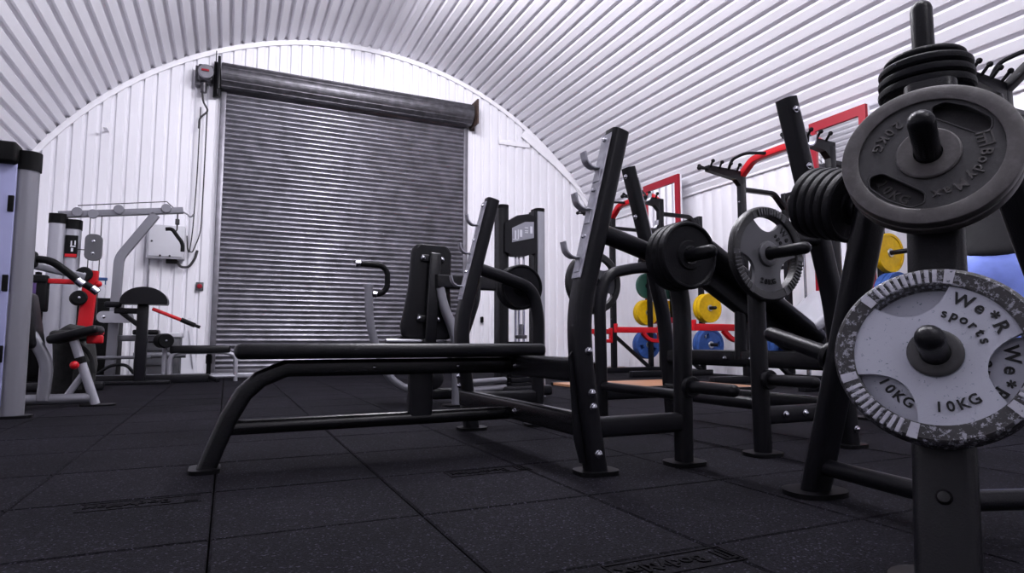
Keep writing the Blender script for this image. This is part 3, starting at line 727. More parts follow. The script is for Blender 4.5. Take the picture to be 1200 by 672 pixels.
# ------------------------------------------------------------------ half racks, mirrors, bumper plates
def half_rack(Y0, label, bar='red'):
    """Y0: y of the nearer upright"""
    X1, X2, Z = 5.30, 5.98, 2.36; W = 1.16
    r_ = empty('half_rack', (X1+.3, Y0+W/2, 0), label, 'half rack', 'half racks along the right wall')
    for Y in (Y0, Y0+W):
        mb = MB(); mb.box((X1, Y, Z/2), (.075, .075, Z), .008); u = part2(mb, 'upright', M['black'], r_)
        for z in (2.28, 2.05, 1.2, .8): bolt((X1-.038, Y, z), (-1, 0, 0), u, .010)
        mb = MB(); mb.box((X2, Y, 1.11), (.065, .065, 2.22), .008); part2(mb, 'rear_post', M['black'], r_)
        mb = MB(); mb.sweep(fillet([(X1, Y, 2.20), (X2-.18, Y, 2.20), (X2, Y, 2.02)], .05), rrect(.05, .06, .008), up=(0, 1, 0)); part2(mb, 'top_brace', M['black'], r_)
        mb = MB(); mb.box((5.45, Y, .04), (1.35, .08, .08), .01); part2(mb, 'base_beam', M['black'], r_)
        mb = MB(); mb.sweep([(X1+.02, Y, .55), (X2-.02, Y, .06)], rrect(.05, .05, .008), up=(0, 1, 0)); part2(mb, 'diagonal_brace', M['black'], r_)
        # cantilever with ball ended band pegs
        mb = MB(); mb.prism([(X1+.04, 2.40), (X1+.04, 2.16), (X1-.10, 2.30), (X1-.50, 2.36), (X1-.50, 2.42)], (), -.035, .035, Matrix.Translation((0, Y, 0)) @ Matrix.Rotation(R(90), 4, 'X')); br = part2(mb, 'front_bracket', M['black'], r_)
        for k in range(4):
            x = X1-.48+.13*k
            for s_ in (-1, 1):
                mb = MB(); mb.tube([(x, Y+s_*.035, 2.40), (x-.03, Y+s_*.10, 2.44)], .012, 8); mb.sphere((x-.03, Y+s_*.11, 2.445), .022, 10); part2(mb, 'band_peg', M['rubber'], br)
        mb = MB(); mb.tube([(X1-.50, Y, 2.38), (X1-.60, Y, 2.38)], .012, 8); mb.sphere((X1-.61, Y, 2.38), .026, 10); part2(mb, 'band_peg', M['rubber'], br)
        # spotter arm
        mb = MB(); mb.box((X1-.40, Y, .615), (.72, .055, .075), .006); mb.box((X1-.745, Y, .665), (.028, .055, .06), .004)
        mb.sweep(fillet([(X1-.04, Y, .47), (X1-.22, Y, .48), (X1-.33, Y, .58)], .10, 6), rrect(.05, .055, .006), up=(0, 1, 0)); mb.box((X1-.055, Y, .56), (.03, .07, .22), .004)
        part2(mb, 'spotter_arm', M['red'], r_)
        # pull-up bar end
        s_ = 1 if Y == Y0 else -1
        mb = MB(); mb.sweep(fillet([(X1, Y, 2.36), (X1, Y+s_*.02, 2.37), (X1, Y+s_*.19, 2.50), (X1, Y+s_*W/2, 2.51)], .06), rrect(.07, .075, .008), up=(1, 0, 0)); part2(mb, 'pull_up_bar', M[bar], r_)
        mb = MB(); mb.tube(fillet([(X1-.20, Y+s_*.02, 2.41), (X1-.21, Y+s_*.08, 2.50), (X1-.20, Y+s_*.26, 2.53), (X1-.03, Y+s_*.40, 2.51)], .08), .017, 10); part2(mb, 'grip_bar', M['black'], r_)
        out = -1 if Y == Y0 else 1
        for z in (.42, .92, 1.34): peg(r_, (X2, Y+out*.03, z), (0, out, 0), .26, .024, False)
    mb = MB(); mb.box((X1, Y0+W/2, 2.515), (.072, .16, .05), .004); part2(mb, 'badge', M['label_grey'], r_)
    for z in (2.18, .05):
        mb = MB(); mb.box((X2, Y0+W/2, z), (.06, W, .07), .008); part2(mb, 'rear_cross_member', M['black'], r_)
    return r_
RK = [(6.75, 'red and black half rack farthest along the right wall, nearest the shutter'), (4.11, 'red and black half rack in the middle of the right wall'), (1.44, 'red and black half rack nearest the camera, behind the weight tree')]
for y, lab in RK: half_rack(y, lab, 'black' if y < 2 else 'red')
def bump_set(Y0, lab):
    Yf, Yn = Y0+1.16+.045, Y0-.045
    for (Y, d, side) in ((Yf, 1, 'far'), (Yn, -1, 'near')):
        for z, rr, col in ((.42, .222, 'blue'), (.92, .200, 'yellow')):
            for k in range(2):
                bumper((5.98, Y+d*.07*k, z), (0, d, 0), rr, .062, col, ('inner ' if k == 0 else 'outer ')+col+' bumper plate on the '+side+' side of the '+lab, 'bumper plates on the half racks', R(20*k+10), slots=(col == 'blue'), dark=(col == 'yellow' and side == 'far'))
    bumper((5.98, Yf, 1.34), (0, 1, 0), .200, .05, 'green', 'dark green bumper plate on the far side of the '+lab, 'bumper plates on the half racks', slots=False)
bump_set(6.75, 'farthest half rack')
# middle rack
for k in range(2):
    bumper((5.98, 4.065-.07*k, .92), (0, -1, 0), .222, .062, 'blue', ('inner' if k == 0 else 'outer')+' blue bumper plate on the near side of the middle half rack', 'bumper plates on the half racks')
    bumper((5.98, 5.315+.07*k, .42), (0, 1, 0), .222, .062, 'blue', ('inner' if k == 0 else 'outer')+' blue bumper plate on the far side of the middle half rack', 'bumper plates on the half racks')
bumper((5.98, 4.065, 1.34), (0, -1, 0), .20, .062, 'yellow', 'yellow bumper plate on the near side of the middle half rack', 'bumper plates on the half racks', slots=False)
black_disc((5.98, 7.955, 1.70), (0, 1, 0), .16, .04, 'black plate above the green one on the farthest half rack', None)
# barbells stood upright behind the middle rack
for k, (x, y, lab) in enumerate(((6.12, 5.15, 'upright steel barbell standing left behind the middle half rack'), (6.12, 4.80, 'upright steel barbell standing right behind the middle half rack'))):
    b_ = empty('barbell', (x, y, 0), lab, 'barbell')
    MB().tube([(0, 0, .05), (0, 0, 2.17)], .0145, 10).build('shaft', M['chrome'], b_)
    for (za, zb) in ((.0, .42), (1.78, 2.20)):
        MB().tube([(0, 0, za), (0, 0, zb)], .026, 14).build('sleeve', M['chrome'], b_)
    for z in (.43, 1.77): MB().lathe([(0, -.015), (.038, -.015), (.038, .015), (0, .015)], Matrix.Translation((0, 0, z)), 18).build('collar', M['chrome'], b_)
# red framed mirrors
for (ya, yb, lab) in ((7.42, 8.30, 'tall red framed mirror behind the farthest half rack'), (4.34, 5.06, 'tall red framed mirror behind the middle half rack')):
    X = 6.20; z0, z1 = .75, 3.03
    r_ = empty('mirror', (X, (ya+yb)/2, z0), lab, 'mirror', 'red framed wall mirrors')
    mb = MB(); mb.prism([(ya, z0), (yb, z0), (yb, z1), (ya, z1)], [[(ya+.085, z0+.085), (yb-.085, z0+.085), (yb-.085, z1-.11), (ya+.085, z1-.11)]], -.02, .02, Matrix(((0, 0, -1, X), (1, 0, 0, 0), (0, 1, 0, 0), (0, 0, 0, 1))))
    part2(mb, 'frame', M['red_frame'], r_)
    mb = MB(); mb.box((X+.006, (ya+yb)/2, (z0+z1)/2), (.012, yb-ya-.10, z1-z0-.10)); part2(mb, 'mirror_glass', M['mirror'], r_)
    mb = MB(); mb.box((X+.035, (ya+yb)/2, (z0+z1)/2), (.03, yb-ya, z1-z0)); part2(mb, 'backing_board', M['white_trim'], r_)
    for y_ in (ya+.1, yb-.1):
        mb = MB(); mb.box(((X+.05+XR)/2, y_, 2.3), (XR-X-.05+.02, .04, .06)); part2(mb, 'wall_strut', M['galv'], r_)

# ------------------------------------------------------------------ chest press machine, behind the bench
cp = empty('chest_press', (1.5, 4.3, 0), 'chest press machine with black back pad and grey frame standing before the shutter', 'chest press machine')
mxb = Matrix.Translation((1.325, 4.36, .815)) @ Matrix.Rotation(R(-4), 4, 'Z') @ Matrix.Rotation(R(3), 4, 'Y')
mb = MB(); mb.prism([(.120, .345), (-.120, .345), (-.150, .30), (-.155, .02), (-.175, -.14), (-.195, -.26), (-.175, -.34), (.175, -.34), (.195, -.26), (.175, -.14), (.155, .02), (.150, .30)], (), -.035, .035, mxb @ Matrix.Rotation(R(90), 4, 'X'))
bp_ = part2(mb, 'back_pad', M['vinyl'], cp); bv = bp_.modifiers.new('soft', 'BEVEL'); bv.width = .028; bv.segments = 4; bv.limit_method = 'ANGLE'
for z in (.24, -.20):
    mb = MB(); mb.box((0, -.045, z), (.17, .02, .05), .004, mxb); k = part2(mb, 'pad_bracket', M['black2'], cp)
    for s_ in (-1, 1): bolt(mxb @ Vector((s_*.07, -.055, z)), mxb.to_3x3() @ Vector((0, -1, 0)), k, .012)
mb = MB(); mb.box((.015, -.075, -.08), (.085, .05, .72), .012, mxb); part2(mb, 'pad_post', M['black2'], cp)
mb = MB(); mb.sweep(fillet([(1.375, 4.27, .86), (1.40, 4.26, .72), (1.47, 4.24, .55), (1.50, 4.22, .40), (1.495, 4.22, 0)], .15), rrect(.085, .06, .025, 4), up=(1, 0, 0)); part2(mb, 'main_leg', M['silver'], cp)
mb = MB(); mb.prism([(p[0]+1.495, p[1]+4.22) for p in rrect(.20, .15, .05)], (), 0, .014); part2(mb, 'foot_plate', M['foot'], cp)
mb = MB(); mb.sweep([(1.34, 4.25, .885), (2.10, 4.45, .90)], rrect(.07, .10, .012), up=(0, 0, 1)); part2(mb, 'rear_beam', M['black2'], cp)
mb = MB(); mb.tube(fillet([(1.66, 4.33, 1.0), (1.68, 4.33, .80), (1.58, 4.33, .50), (1.50, 4.35, .30)], .2), .045, 12); part2(mb, 'press_arm', M['black2'], cp)
mb = MB(); mb.tube(fillet([(.875, 4.3, .83), (.885, 4.3, .60), (.93, 4.3, .42), (1.03, 4.3, .20), (1.14, 4.3, .13), (1.22, 4.3, .12)], .15), .028, 12); mb.tube([(.875, 4.3, .83), (.875, 4.3, .845)], .032, 12); part2(mb, 'press_arm', M['silver'], cp)
mb = MB(); mb.tube(fillet([(.80, 4.3, .99), (.965, 4.3, .985), (1.005, 4.3, .94), (1.005, 4.3, .83), (.965, 4.3, .785), (.885, 4.3, .78)], .04), .0195, 12); hg = part2(mb, 'hand_grip', M['rubber'], cp)
for a_, b_ in (((.783, 4.3, .990), (.815, 4.3, .990)), ((.905, 4.3, .780), (.93, 4.3, .780))):
    mb = MB(); mb.tube([a_, b_], .023, 12); part2(mb, 'grip_end', M['chrome'], hg)
mb = MB(); mb.tube([(1.0, 4.30, .455), (1.45, 4.34, .455)], .022, 12); part2(mb, 'seat_bar', M['chrome'], cp)
mb = MB(); mb.box((1.30, 4.56, .47), (.36, .36, .06), .025); part2(mb, 'seat', M['vinyl'], cp)
mb = MB(); mb.box((1.88, 4.46, .07), (1.0, .08, .08), .02); part2(mb, 'base_frame', M['black'], cp)
# weight stack tower
for (x, m_, wd) in ((2.05, 'black2', .09), (2.390, 'silver_lt', .085)):
    mb = MB(); mb.sweep([(x, 4.7, 0), (x, 4.7, 1.56)], rrect(wd, .14, .03, 4), up=(0, 1, 0)); t_ = part2(mb, 'tower_post', M[m_], cp)
    mb = MB(); mb.sweep([(x, 4.7, 1.56), (x, 4.7, 1.59)], rrect(wd+.005, .145, .04, 4), up=(0, 1, 0)); part2(mb, 'post_cap', M['black_matt'], t_)
mb = MB(); mb.sweep([(2.330, 4.67, 0), (2.330, 4.67, 1.56)], rrect(.03, .12, .01), up=(0, 1, 0)); part2(mb, 'tower_side', M['black2'], cp)
Mf = Matrix.Rotation(R(90), 4, 'X')
mb = MB(); mb.prism([(2.04, 1.19), (2.12, 1.16), (2.22, 1.16), (2.33, 1.20), (2.33, 1.50), (2.25, 1.52), (2.15, 1.50), (2.04, 1.43)], (), -.04, .04, Matrix.Translation((0, 4.64, 0)) @ Mf); hdp = part2(mb, 'head_panel', M['black2'], cp)
mb = MB(); mb.prism([(2.10, 1.27), (2.30, 1.32), (2.30, 1.455), (2.22, 1.45), (2.10, 1.39)], (), 0, .004, Matrix.Translation((0, 4.598, 0)) @ Mf); pc = part2(mb, 'placard', M['label_grey'], cp)
mb = MB()
for (x, z, dx, dz) in ((2.13, 1.335, .012, .07), (2.155, 1.34, .008, .08), (2.18, 1.35, .02, .06), (2.23, 1.375, .03, .008), (2.23, 1.36, .03, .008), (2.23, 1.40, .03, .008), (2.275, 1.385, .02, .06), (2.13, 1.295, .05, .006)):
    mb.box((x, 4.592, z), (dx, .003, dz))
part2(mb, 'print', M['label_white'], pc)
for x in (2.17, 2.20, 2.245):
    mb = MB(); mb.tube([(x, 4.68, .05), (x, 4.68, 1.22)], .010, 8); part2(mb, 'guide_rod', M['chrome'], cp)
mb = MB()
for k in range(10): mb.box((2.195, 4.68, .06+.042*k), (.19, .14, .038), .004)
part2(mb, 'weight_stack', M['black'], cp)
mb = MB(); mb.lathe([(0, 0), (.045, 0), (.05, .01), (.05, .03), (0, .035)], frame((2.21, 4.66, .48), (0, 0, 1)), 16); mb.tube([(2.21, 4.66, .50), (2.21, 4.66, .60)], .012, 8); part2(mb, 'stack_pin', M['galv'], cp)
for (y, z, r_) in ((4.12, .16, .022), (4.12, .10, .026)):
    mb = MB(); mb.tube([(1.55, y+.1, z), (1.98, y+.35, z)], r_, 12); part2(mb, 'foot_bar', M['silver'], cp)
mb = MB(); mb.lathe([(0, 0), (.07, 0), (.075, .012), (.075, .03), (.06, .04), (0, .04)], frame((1.30, 4.18, .20), (0, -1, 0)), 24); part2(mb, 'pulley', M['black2'], cp)

# ------------------------------------------------------------------ left foreground machine (tower, seat, arms)
lm = empty('pec_machine', (-1.2, 5.0, 0), 'silver exercise machine with black capped tower at the left edge of the photo', 'exercise machine')
for (x, y) in ((-1.150, 4.65), (-1.62, 4.45)):
    mb = MB(); mb.sweep([(x, y, 0), (x-.005, y, 1.52)], rrect(.118, .10, .048, 6), up=(0, 1, 0)); c_ = part2(mb, 'tower_column', M['silver'], lm)
    mb = MB(); mb.sweep([(x-.005, y, 1.50), (x-.005, y, 1.615)], rrect(.134, .118, .052, 6), up=(0, 1, 0)); part2(mb, 'column_cap', M['black_matt'], c_)
    mb = MB(); mb.prism([(p[0]+x+.01, p[1]+y) for p in rrect(.18, .15, .06)], (), 0, .016); part2(mb, 'foot_plate', M['foot'], lm)
mb = MB(); mb.box((-1.40, 4.60, .83), (.41, .02, 1.52), .006, None); sh_ = part2(mb, 'shroud_panel', M['lavender'], lm)
sh_['label'] = 'lavender shroud panel'
mb = MB(); mb.box((-1.40, 4.60, 1.585), (.42, .14, .13), .02); part2(mb, 'top_cover', M['black_matt'], lm)
for z in (1.28, .80, .38):
    mb = MB(); mb.box((-1.213, 4.60, z), (.03, .035, .10), .004); part2(mb, 'panel_clip', M['black_matt'], lm)
mb = MB(); mb.tube([(-1.30, 5.30, .055), (-.87, 5.30, .055)], .036, 14); mb.tube([(-1.30, 5.30, .055), (-1.30, 4.7, .055)], .036, 12); part2(mb, 'base_frame', M['silver'], lm)
mb = MB(); mb.sweep([(-.835, 5.30, .01), (-.985, 5.30, .46)], rrect(.06, .05, .024, 4), up=(0, 1, 0)); part2(mb, 'seat_post', M['silver_lt'], lm)
mb = MB(); mb.sweep([(-.932, 5.30, .30), (-.947, 5.30, .345)], rrect(.068, .058, .024, 4), up=(0, 1, 0)); part2(mb, 'post_collar', M['black_matt'], lm)
mb = MB(); mb.tube([(-.92, 5.32, .23), (-1.02, 5.34, .06)], .022, 10); part2(mb, 'seat_brace', M['silver_lt'], lm)
mb = MB(); mb.sphere((-.965, 5.25, .29), .030, 12); part2(mb, 'adjuster_knob', M['red'], lm)
mb = MB(); mb.prism([(p[0]-.82, p[1]+5.3) for p in rrect(.22, .14, .06)], (), 0, .012); part2(mb, 'foot_plate', M['foot'], lm)
mxs = Matrix.Translation((-.985, 5.36, .505)) @ Matrix.Rotation(-R(16), 4, 'Y')
mb = MB(); mb.box((0, 0, 0), (.31, .30, .062), .026, mxs); part2(mb, 'seat', M['vinyl'], lm)
mb = MB(); mb.box((-.87, 5.36, .47), (.10, .06, .06), .012); part2(mb, 'seat_lever', M['red'], lm)
mxk = Matrix.Translation((-1.255, 5.36, .60)) @ Matrix.Rotation(-R(10), 4, 'Y')
mb = MB(); mb.box((0, 0, 0), (.08, .28, .40), .035, mxk); part2(mb, 'back_pad', M['vinyl'], lm)
mb = MB(); mb.sweep(fillet([(-1.26, 5.28, .55), (-1.20, 5.28, .45), (-1.125, 5.28, .30), (-1.14, 5.28, .05)], .10), rrect(.075, .06, .02), up=(0, 1, 0)); part2(mb, 'back_support', M['silver'], lm)
mb = MB(); mb.sweep([(-1.30, 5.38, 1.0), (-.97, 5.45, .93)], rrect(.05, .05, .01), up=(0, 0, 1)); part2(mb, 'arm_beam', M['silver'], lm)
for (y, pts) in ((5.25, [(-1.24, 1.025), (-1.14, 1.02), (-1.05, .95), (-.965, .875)]), (5.55, [(-1.19, .99), (-1.11, .98), (-1.01, .90), (-.925, .845)])):
    mb = MB(); mb.tube(fillet([(x, y, z) for x, z in pts], .06), .026, 12); hg = part2(mb, 'hand_grip', M['rubber'], lm)
    e = pts[-1]; mb = MB(); mb.tube([(e[0]-.015, y, e[1]+.012), (e[0]+.022, y, e[1]-.02)], .029, 12); part2(mb, 'grip_end', M['chrome'], hg)
mb = MB(); mb.lathe([(0, 0), (.05, 0), (.06, .015), (.05, .03), (0, .03)], frame((-1.25, 5.25, 1.02), (1, 0, 0)), 18); part2(mb, 'pivot_disc', M['rubber'], lm)
# backpack hanging on it
bg = empty('backpack', (-1.02, 5.72, .02), 'dark camouflage backpack slumped beside the seat of the left machine', 'backpack')
mb = MB(); nseg = 14
pth = [(-1.08, 5.62, .04), (-1.06, 5.62, .14), (-1.05, 5.62, .28), (-1.06, 5.60, .40), (-1.10, 5.60, .52), (-1.13, 5.6, .56)]
mb.sweep(pth, [(x*(1+.10*math.sin(7*i)), y*(1+.08*math.cos(5*i))) for i, (x, y) in enumerate(rrect(.26, .22, .09, 5))], up=(0, 1, 0), scale=[.75, 1.0, 1.02, .98, .80, .35]); part2(mb, 'bag_body', M['bag'], bg)
mb = MB(); mb.box((-.97, 5.50, .22), (.13, .10, .20), .04); part2(mb, 'front_pocket', M['bag'], bg)
mb = MB(); mb.box((-1.08, 5.60, .50), (.24, .25, .08), .035, None); part2(mb, 'top_flap', M['bag'], bg)
for (a, b_, c_) in (((-1.05, 5.48, .48), (-.92, 5.46, .36), (-.90, 5.46, .22)), ((-1.10, 5.48, .50), (-1.0, 5.45, .42), (-.98, 5.47, .10))):
    mb = MB(); mb.sweep(fillet([a, b_, c_], .08), rrect(.03, .006, .002, 2), up=(0, 1, 0)); part2(mb, 'strap', M['bag_strap'], bg)

bg.location.y += .10
# ------------------------------------------------------------------ red leg machine behind it
rm = empty('leg_machine', (-1.25, 7.0, 0), 'red upright with roller pads between the left machine and the lat tower', 'exercise machine')
mb = MB(); mb.sweep([(-1.255, 7.0, .0), (-1.235, 7.0, .40), (-1.195, 7.0, 1.13)], rrect(.115, .08, .012), up=(0, 1, 0)); part2(mb, 'red_upright', M['red'], rm)
mb = MB(); mb.box((-1.42, 6.97, 1.015), (.36, .06, .045), .006); part2(mb, 'red_arm', M['red'], rm)
mb = MB(); mb.box((-1.56, 6.97, .89), (.085, .10, .32), .015); mb.box((-1.58, 6.95, 1.03), (.12, .10, .07), .012); part2(mb, 'pad_block', M['rubber'], rm)
for x, y, z in ((-1.27, 6.90, .86), (-1.24, 6.90, 1.08)):
    mb = MB(); mb.lathe([(0, -.08), (.055, -.08), (.068, -.068), (.068, .068), (.055, .08), (0, .08)], frame((x, y, z), (.25, -1, 0)), 28); ro = part2(mb, 'roller_pad', M['rubber'], rm)
    mb = MB(); mb.lathe([(0, 0), (.014, 0), (.012, .01), (0, .012)], frame((x+.019, y-.077, z), (.25, -1, 0)), 12); part2(mb, 'axle_end', M['chrome'], ro)
mb = MB(); mb.sphere((-1.13, 6.95, 1.00), .032, 12); part2(mb, 'adjuster_knob', M['red'], rm)
mb = MB(); mb.box((-1.13, 7.0, .545), (.12, .08, .05), .010); mb.box((-1.11, 7.0, .505), (.07, .06, .035), .010); part2(mb, 'catch_block', M['red'], rm)
mb = MB(); mb.box((-1.40, 7.05, .04), (.7, .08, .08), .02); part2(mb, 'base_beam', M['black'], rm)

# ------------------------------------------------------------------ lat pulldown and row frame
lt = empty('lat_pulldown', (-1.2, 8.4, 0), 'silver cable pulldown with overhead boom and low black row bench, left of shutter', 'cable machine')
for (x, y, z1) in ((-1.780, 8.40, 1.80), (-1.645, 8.44, 1.75)):
    mb = MB(); mb.sweep([(x, y, 0), (x, y, z1)], rrect(.16, .16, .06, 5), up=(0, 1, 0)); c_ = part2(mb, 'tower_column', M['silver_lt'], lt)
    mb = MB(); mb.sweep([(x, y, z1-.02), (x, y, z1+.09)], rrect(.17, .17, .06, 5), up=(0, 1, 0)); part2(mb, 'column_cap', M['black_matt'], c_)
mb = MB(); mb.box((-1.635, 8.355, 1.53), (.12, .012, .25), .003); pc = part2(mb, 'placard', M['black_matt'], lt)
mb = MB(); mb.box((-1.635, 8.347, 1.425), (.11, .006, .035)); part2(mb, 'red_band', M['red'], pc)
mb = MB()
for (x, z, dx, dz) in ((-1.635, 1.56, .012, .06), (-1.60, 1.57, .012, .05), (-1.62, 1.53, .05, .012), (-1.625, 1.49, .02, .04)): mb.box((x, 8.347, z), (dx, .004, dz))
part2(mb, 'pictogram', M['label_white'], pc)
mb = MB(); mb.sweep([(-1.78, 8.40, 1.885), (-.545, 8.40, 2.045)], rrect(.07, .075, .008), up=(0, 0, 1)); bm_ = part2(mb, 'boom', M['silver'], lt)
for (x, z) in ((-1.60, 1.935), (-1.45, 1.925), (-1.20, 2.0), (-.72, 2.055)):
    mb = MB(); mb.lathe([(0, -.016), (.048, -.016), (.054, -.010), (.048, 0), (.054, .010), (.048, .016), (0, .016)], frame((x, 8.40-.045, z-.01), (0, 1, 0)), 24); part2(mb, 'pulley', M['silver'], bm_)
mb = MB(); mb.sweep(fillet([(-.83, 8.40, 1.97), (-1.175, 8.40, 1.43), (-1.205, 8.40, .06)], .07), rrect(.10, .07, .008), up=(0, 1, 0)); part2(mb, 'support_strut', M['silver'], lt)
mb = MB()
for x in (-1.475, -1.365): mb.tube([(x, 8.38, 1.93), (x, 8.38, .70)], .006, 6)
mb.tube([(-1.62, 8.36, 1.50), (-1.46, 8.38, 1.50)], .006, 6); mb.tube([(-1.6, 8.36, 2.0), (-1.2, 8.36, 2.06), (-.72, 8.36, 2.13), (-.60, 8.38, 2.02)], .006, 6); part2(mb, 'cable', M['rope'], lt)
mb = MB(); mb.prism([(p[0]-1.425, p[1]+1.53) for p in rrect(.165, .30, .06)], (), -.03, .03, Matrix.Translation((0, 8.36, 0)) @ Mf); pp = part2(mb, 'pulley_housing', M['dark_grey'], lt)
for z in (1.60, 1.46): bolt((-1.425, 8.328, z), (0, -1, 0), pp, .012)
mb = MB(); mb.tube([(-.60, 8.4, 2.02), (-.60, 8.4, 1.93)], .008, 6); mb.box((-.60, 8.4, 1.90), (.045, .045, .07), .01); mb.tube(fillet([(-.60, 8.4, 1.87), (-.60, 8.4, 1.80), (-.62, 8.4, 1.78)], .02), .009, 6); part2(mb, 'cable_clip', M['rope'], lt)
mb = MB(); mb.tube(fillet([(-.49, 8.4, 2.0), (-.47, 8.4, 1.97), (-.44, 8.4, 1.985), (-.43, 8.4, 2.01)], .02), .010, 8); mb.tube([(-.55, 8.4, 2.03), (-.49, 8.4, 2.0)], .010, 8); part2(mb, 'hook', M['galv'], lt)
mb = MB(); mb.tube(fillet([(-.72, 8.38, 1.80), (-.65, 8.38, 1.81), (-.59, 8.38, 1.72), (-.53, 8.38, 1.64), (-.53, 8.38, 1.54)], .05), .022, 8); part2(mb, 'rope_handle', M['rubber'], lt)
mb = MB(); mb.box((-.70, 8.42, .05), (2.1, .08, .06), .012); part2(mb, 'base_rail', M['silver_lt'], lt)
mb = MB(); mb.box((-.90, 8.50, .50), (.55, .08, .07), .008); part2(mb, 'seat_rail', M['silver'], lt)
mb = MB(); mb.box((-.87, 8.50, .57), (.26, .30, .06), .02); part2(mb, 'seat', M['vinyl'], lt)
mb = MB(); mb.prism([(p[0]-1.17, p[1]+.74) for p in rrect(.36, .13, .06)], (), -.03, .03, Matrix.Translation((0, 8.34, 0)) @ Mf); kp = part2(mb, 'pivot_plate', M['silver_lt'], lt)
for x in (-1.28, -1.05): bolt((x, 8.308, .74), (0, -1, 0), kp, .014)
mb = MB(); mb.tube([(-1.70, 8.30, .28), (-.80, 8.30, .28)], .02, 10); mb.tube([(-1.0, 8.55, .30), (-.45, 8.55, .30)], .035, 10); part2(mb, 'cross_rail', M['silver'], lt)
mb = MB(); mb.tube(fillet([(-1.30, 8.25, .10), (-1.18, 8.25, .20), (-1.02, 8.25, .20), (-.95, 8.25, .10)], .08), .018, 8); part2(mb, 'foot_loop', M['black'], lt)
mb = MB(); mb.box((-.95, 8.02, .045), (1.55, .10, .09), .01); part2(mb, 'front_base', M['black'], lt)
mb = MB(); mb.sweep([(-.20, 8.05, .06), (-.08, 7.86, .022)], rrect(.05, .04, .01), up=(0, 0, 1)); part2(mb, 'base_foot', M['black'], lt)

# preacher curl stand
ps = empty('preacher_stand', (-.83, 7.82, 0), 'black half round arm pad on a post with a red lever, below the control box', 'preacher curl stand')
mxd = Matrix.Translation((0, 7.82, 0)) @ Mf
half = [(-.83+.225*math.cos(R(a)), .885+.165*math.sin(R(a))) for a in range(0, 181, 12)] + [(-1.05, .86), (-.615, .86)]
mb = MB(); mb.prism(half, (), -.12, .12, mxd); pd = part2(mb, 'arm_pad', M['vinyl'], ps); bv = pd.modifiers.new('soft', 'BEVEL'); bv.width = .02; bv.segments = 3; bv.limit_method = 'ANGLE'
mb = MB(); mb.box((-.845, 7.82, .43), (.105, .09, .86), .008); part2(mb, 'post', M['black'], ps)
mb = MB(); mb.box((-.96, 7.82, .79), (.30, .08, .06), .008); mb.sweep([(-1.10, 7.82, .82), (-.86, 7.82, .62)], rrect(.05, .05, .01), up=(0, 1, 0)); mb.box((-1.12, 7.82, .855), (.16, .14, .06), .02); part2(mb, 'support_arm', M['black'], ps)
mb = MB(); mb.tube([(-.75, 7.76, .815), (-.44, 7.74, .685)], .020, 10); lv = part2(mb, 'lever', M['red'], ps)
mb = MB(); mb.tube([(-.47, 7.74, .70), (-.33, 7.735, .638)], .027, 10); mb.tube([(-.34, 7.735, .642), (-.28, 7.73, .618)], .018, 10); part2(mb, 'lever_grip', M['rubber'], lv)
mb = MB(); mb.box((-.95, 7.82, .02), (.80, .12, .04), .01); part2(mb, 'base_foot', M['black'], ps)

# low row bench with silver legs
mb = MB(); mb.box((-.275, 8.15, .370), (.63, .26, .095), .025); part2(mb, 'bench_pad', M['vinyl'], lt)
for y in (8.05, 8.27):
    mb = MB(); mb.tube(fillet([(-.585, y, 0), (-.585, y, .34), (-.02, y, .34), (.10, y, .30), (.105, y, .0)], .12), .024, 10); part2(mb, 'side_leg', M['silver_lt'], lt)
mb = MB(); mb.tube([(-.585, 8.05, .06), (.105, 8.05, .06)], .022, 10); part2(mb, 'base_bar', M['silver_lt'], lt)
mb = MB(); mb.tube([(-.19, 8.3, .05), (-.19, 8.3, .34)], .026, 10); mb.tube([(-.19, 8.3, .20), (-.19, 8.3, .30)], .036, 10); part2(mb, 'adjuster_post', M['black'], lt)
mb = MB(); mb.lathe([(0, -.13), (.07, -.13), (.082, -.115), (.082, .115), (.07, .13), (0, .13)], frame((-.655, 8.06, .47), (.3, -1, 0)), 28); part2(mb, 'roller_pad', M['rubber'], lt)
mb = MB(); mb.lathe([(0, 0), (.014, 0), (.012, .01), (0, .012)], frame((-.618, 7.935, .47), (.3, -1, 0)), 12); part2(mb, 'axle_end', M['chrome'], lt)
mb = MB(); mb.tube([(-.64, 8.09, .0), (-.64, 8.09, .42)], .026, 10); part2(mb, 'roller_post', M['silver_lt'], lt)
# dark cabinet, plyo block, bottles
cb_ = empty('tool_cabinet', (-.75, 9.2, 0), 'dark grey drawer cabinet against the end wall under the control box', 'cabinet')
mb = MB(); mb.box((-.80, 9.25, .26), (.50, .45, .52), .012); part2(mb, 'body', M['dark_grey'], cb_)
mb = MB(); mb.box((-.80, 9.25, .545), (.54, .49, .06), .012); part2(mb, 'lid', M['cabinet_grey'], cb_)
for z in (.42, .24): 
    mb = MB(); mb.box((-.80, 9.02, z), (.45, .02, .15), .006); dr = part2(mb, 'drawer', M['dark_grey'], cb_)
    mb = MB(); mb.box((-.80, 9.005, z+.04), (.20, .02, .02), .005); part2(mb, 'handle', M['black_matt'], dr)
mb = MB(); mb.box((-1.77, 9.3, .50), (1.05, .45, 1.0), .015); mb.box((-1.77, 9.07, .50), (.95, .02, .90), .006)
tag(mb.build('storage_box', M['black_matt']), 'big matt black storage box behind the lat pulldown frame with bottles on it', 'storage box')
bo = empty('bottle', (-2.11, 9.2, 1.0), 'purple bottle standing on the matt black storage box', 'bottle')
mb = MB(); mb.lathe([(0, 0), (.055, 0), (.06, .01), (.06, .21), (.03, .25), (.03, .27), (0, .27)], Matrix.Translation((-2.11, 9.2, 1.0)), 20); part2(mb, 'body', M['purple'], bo)
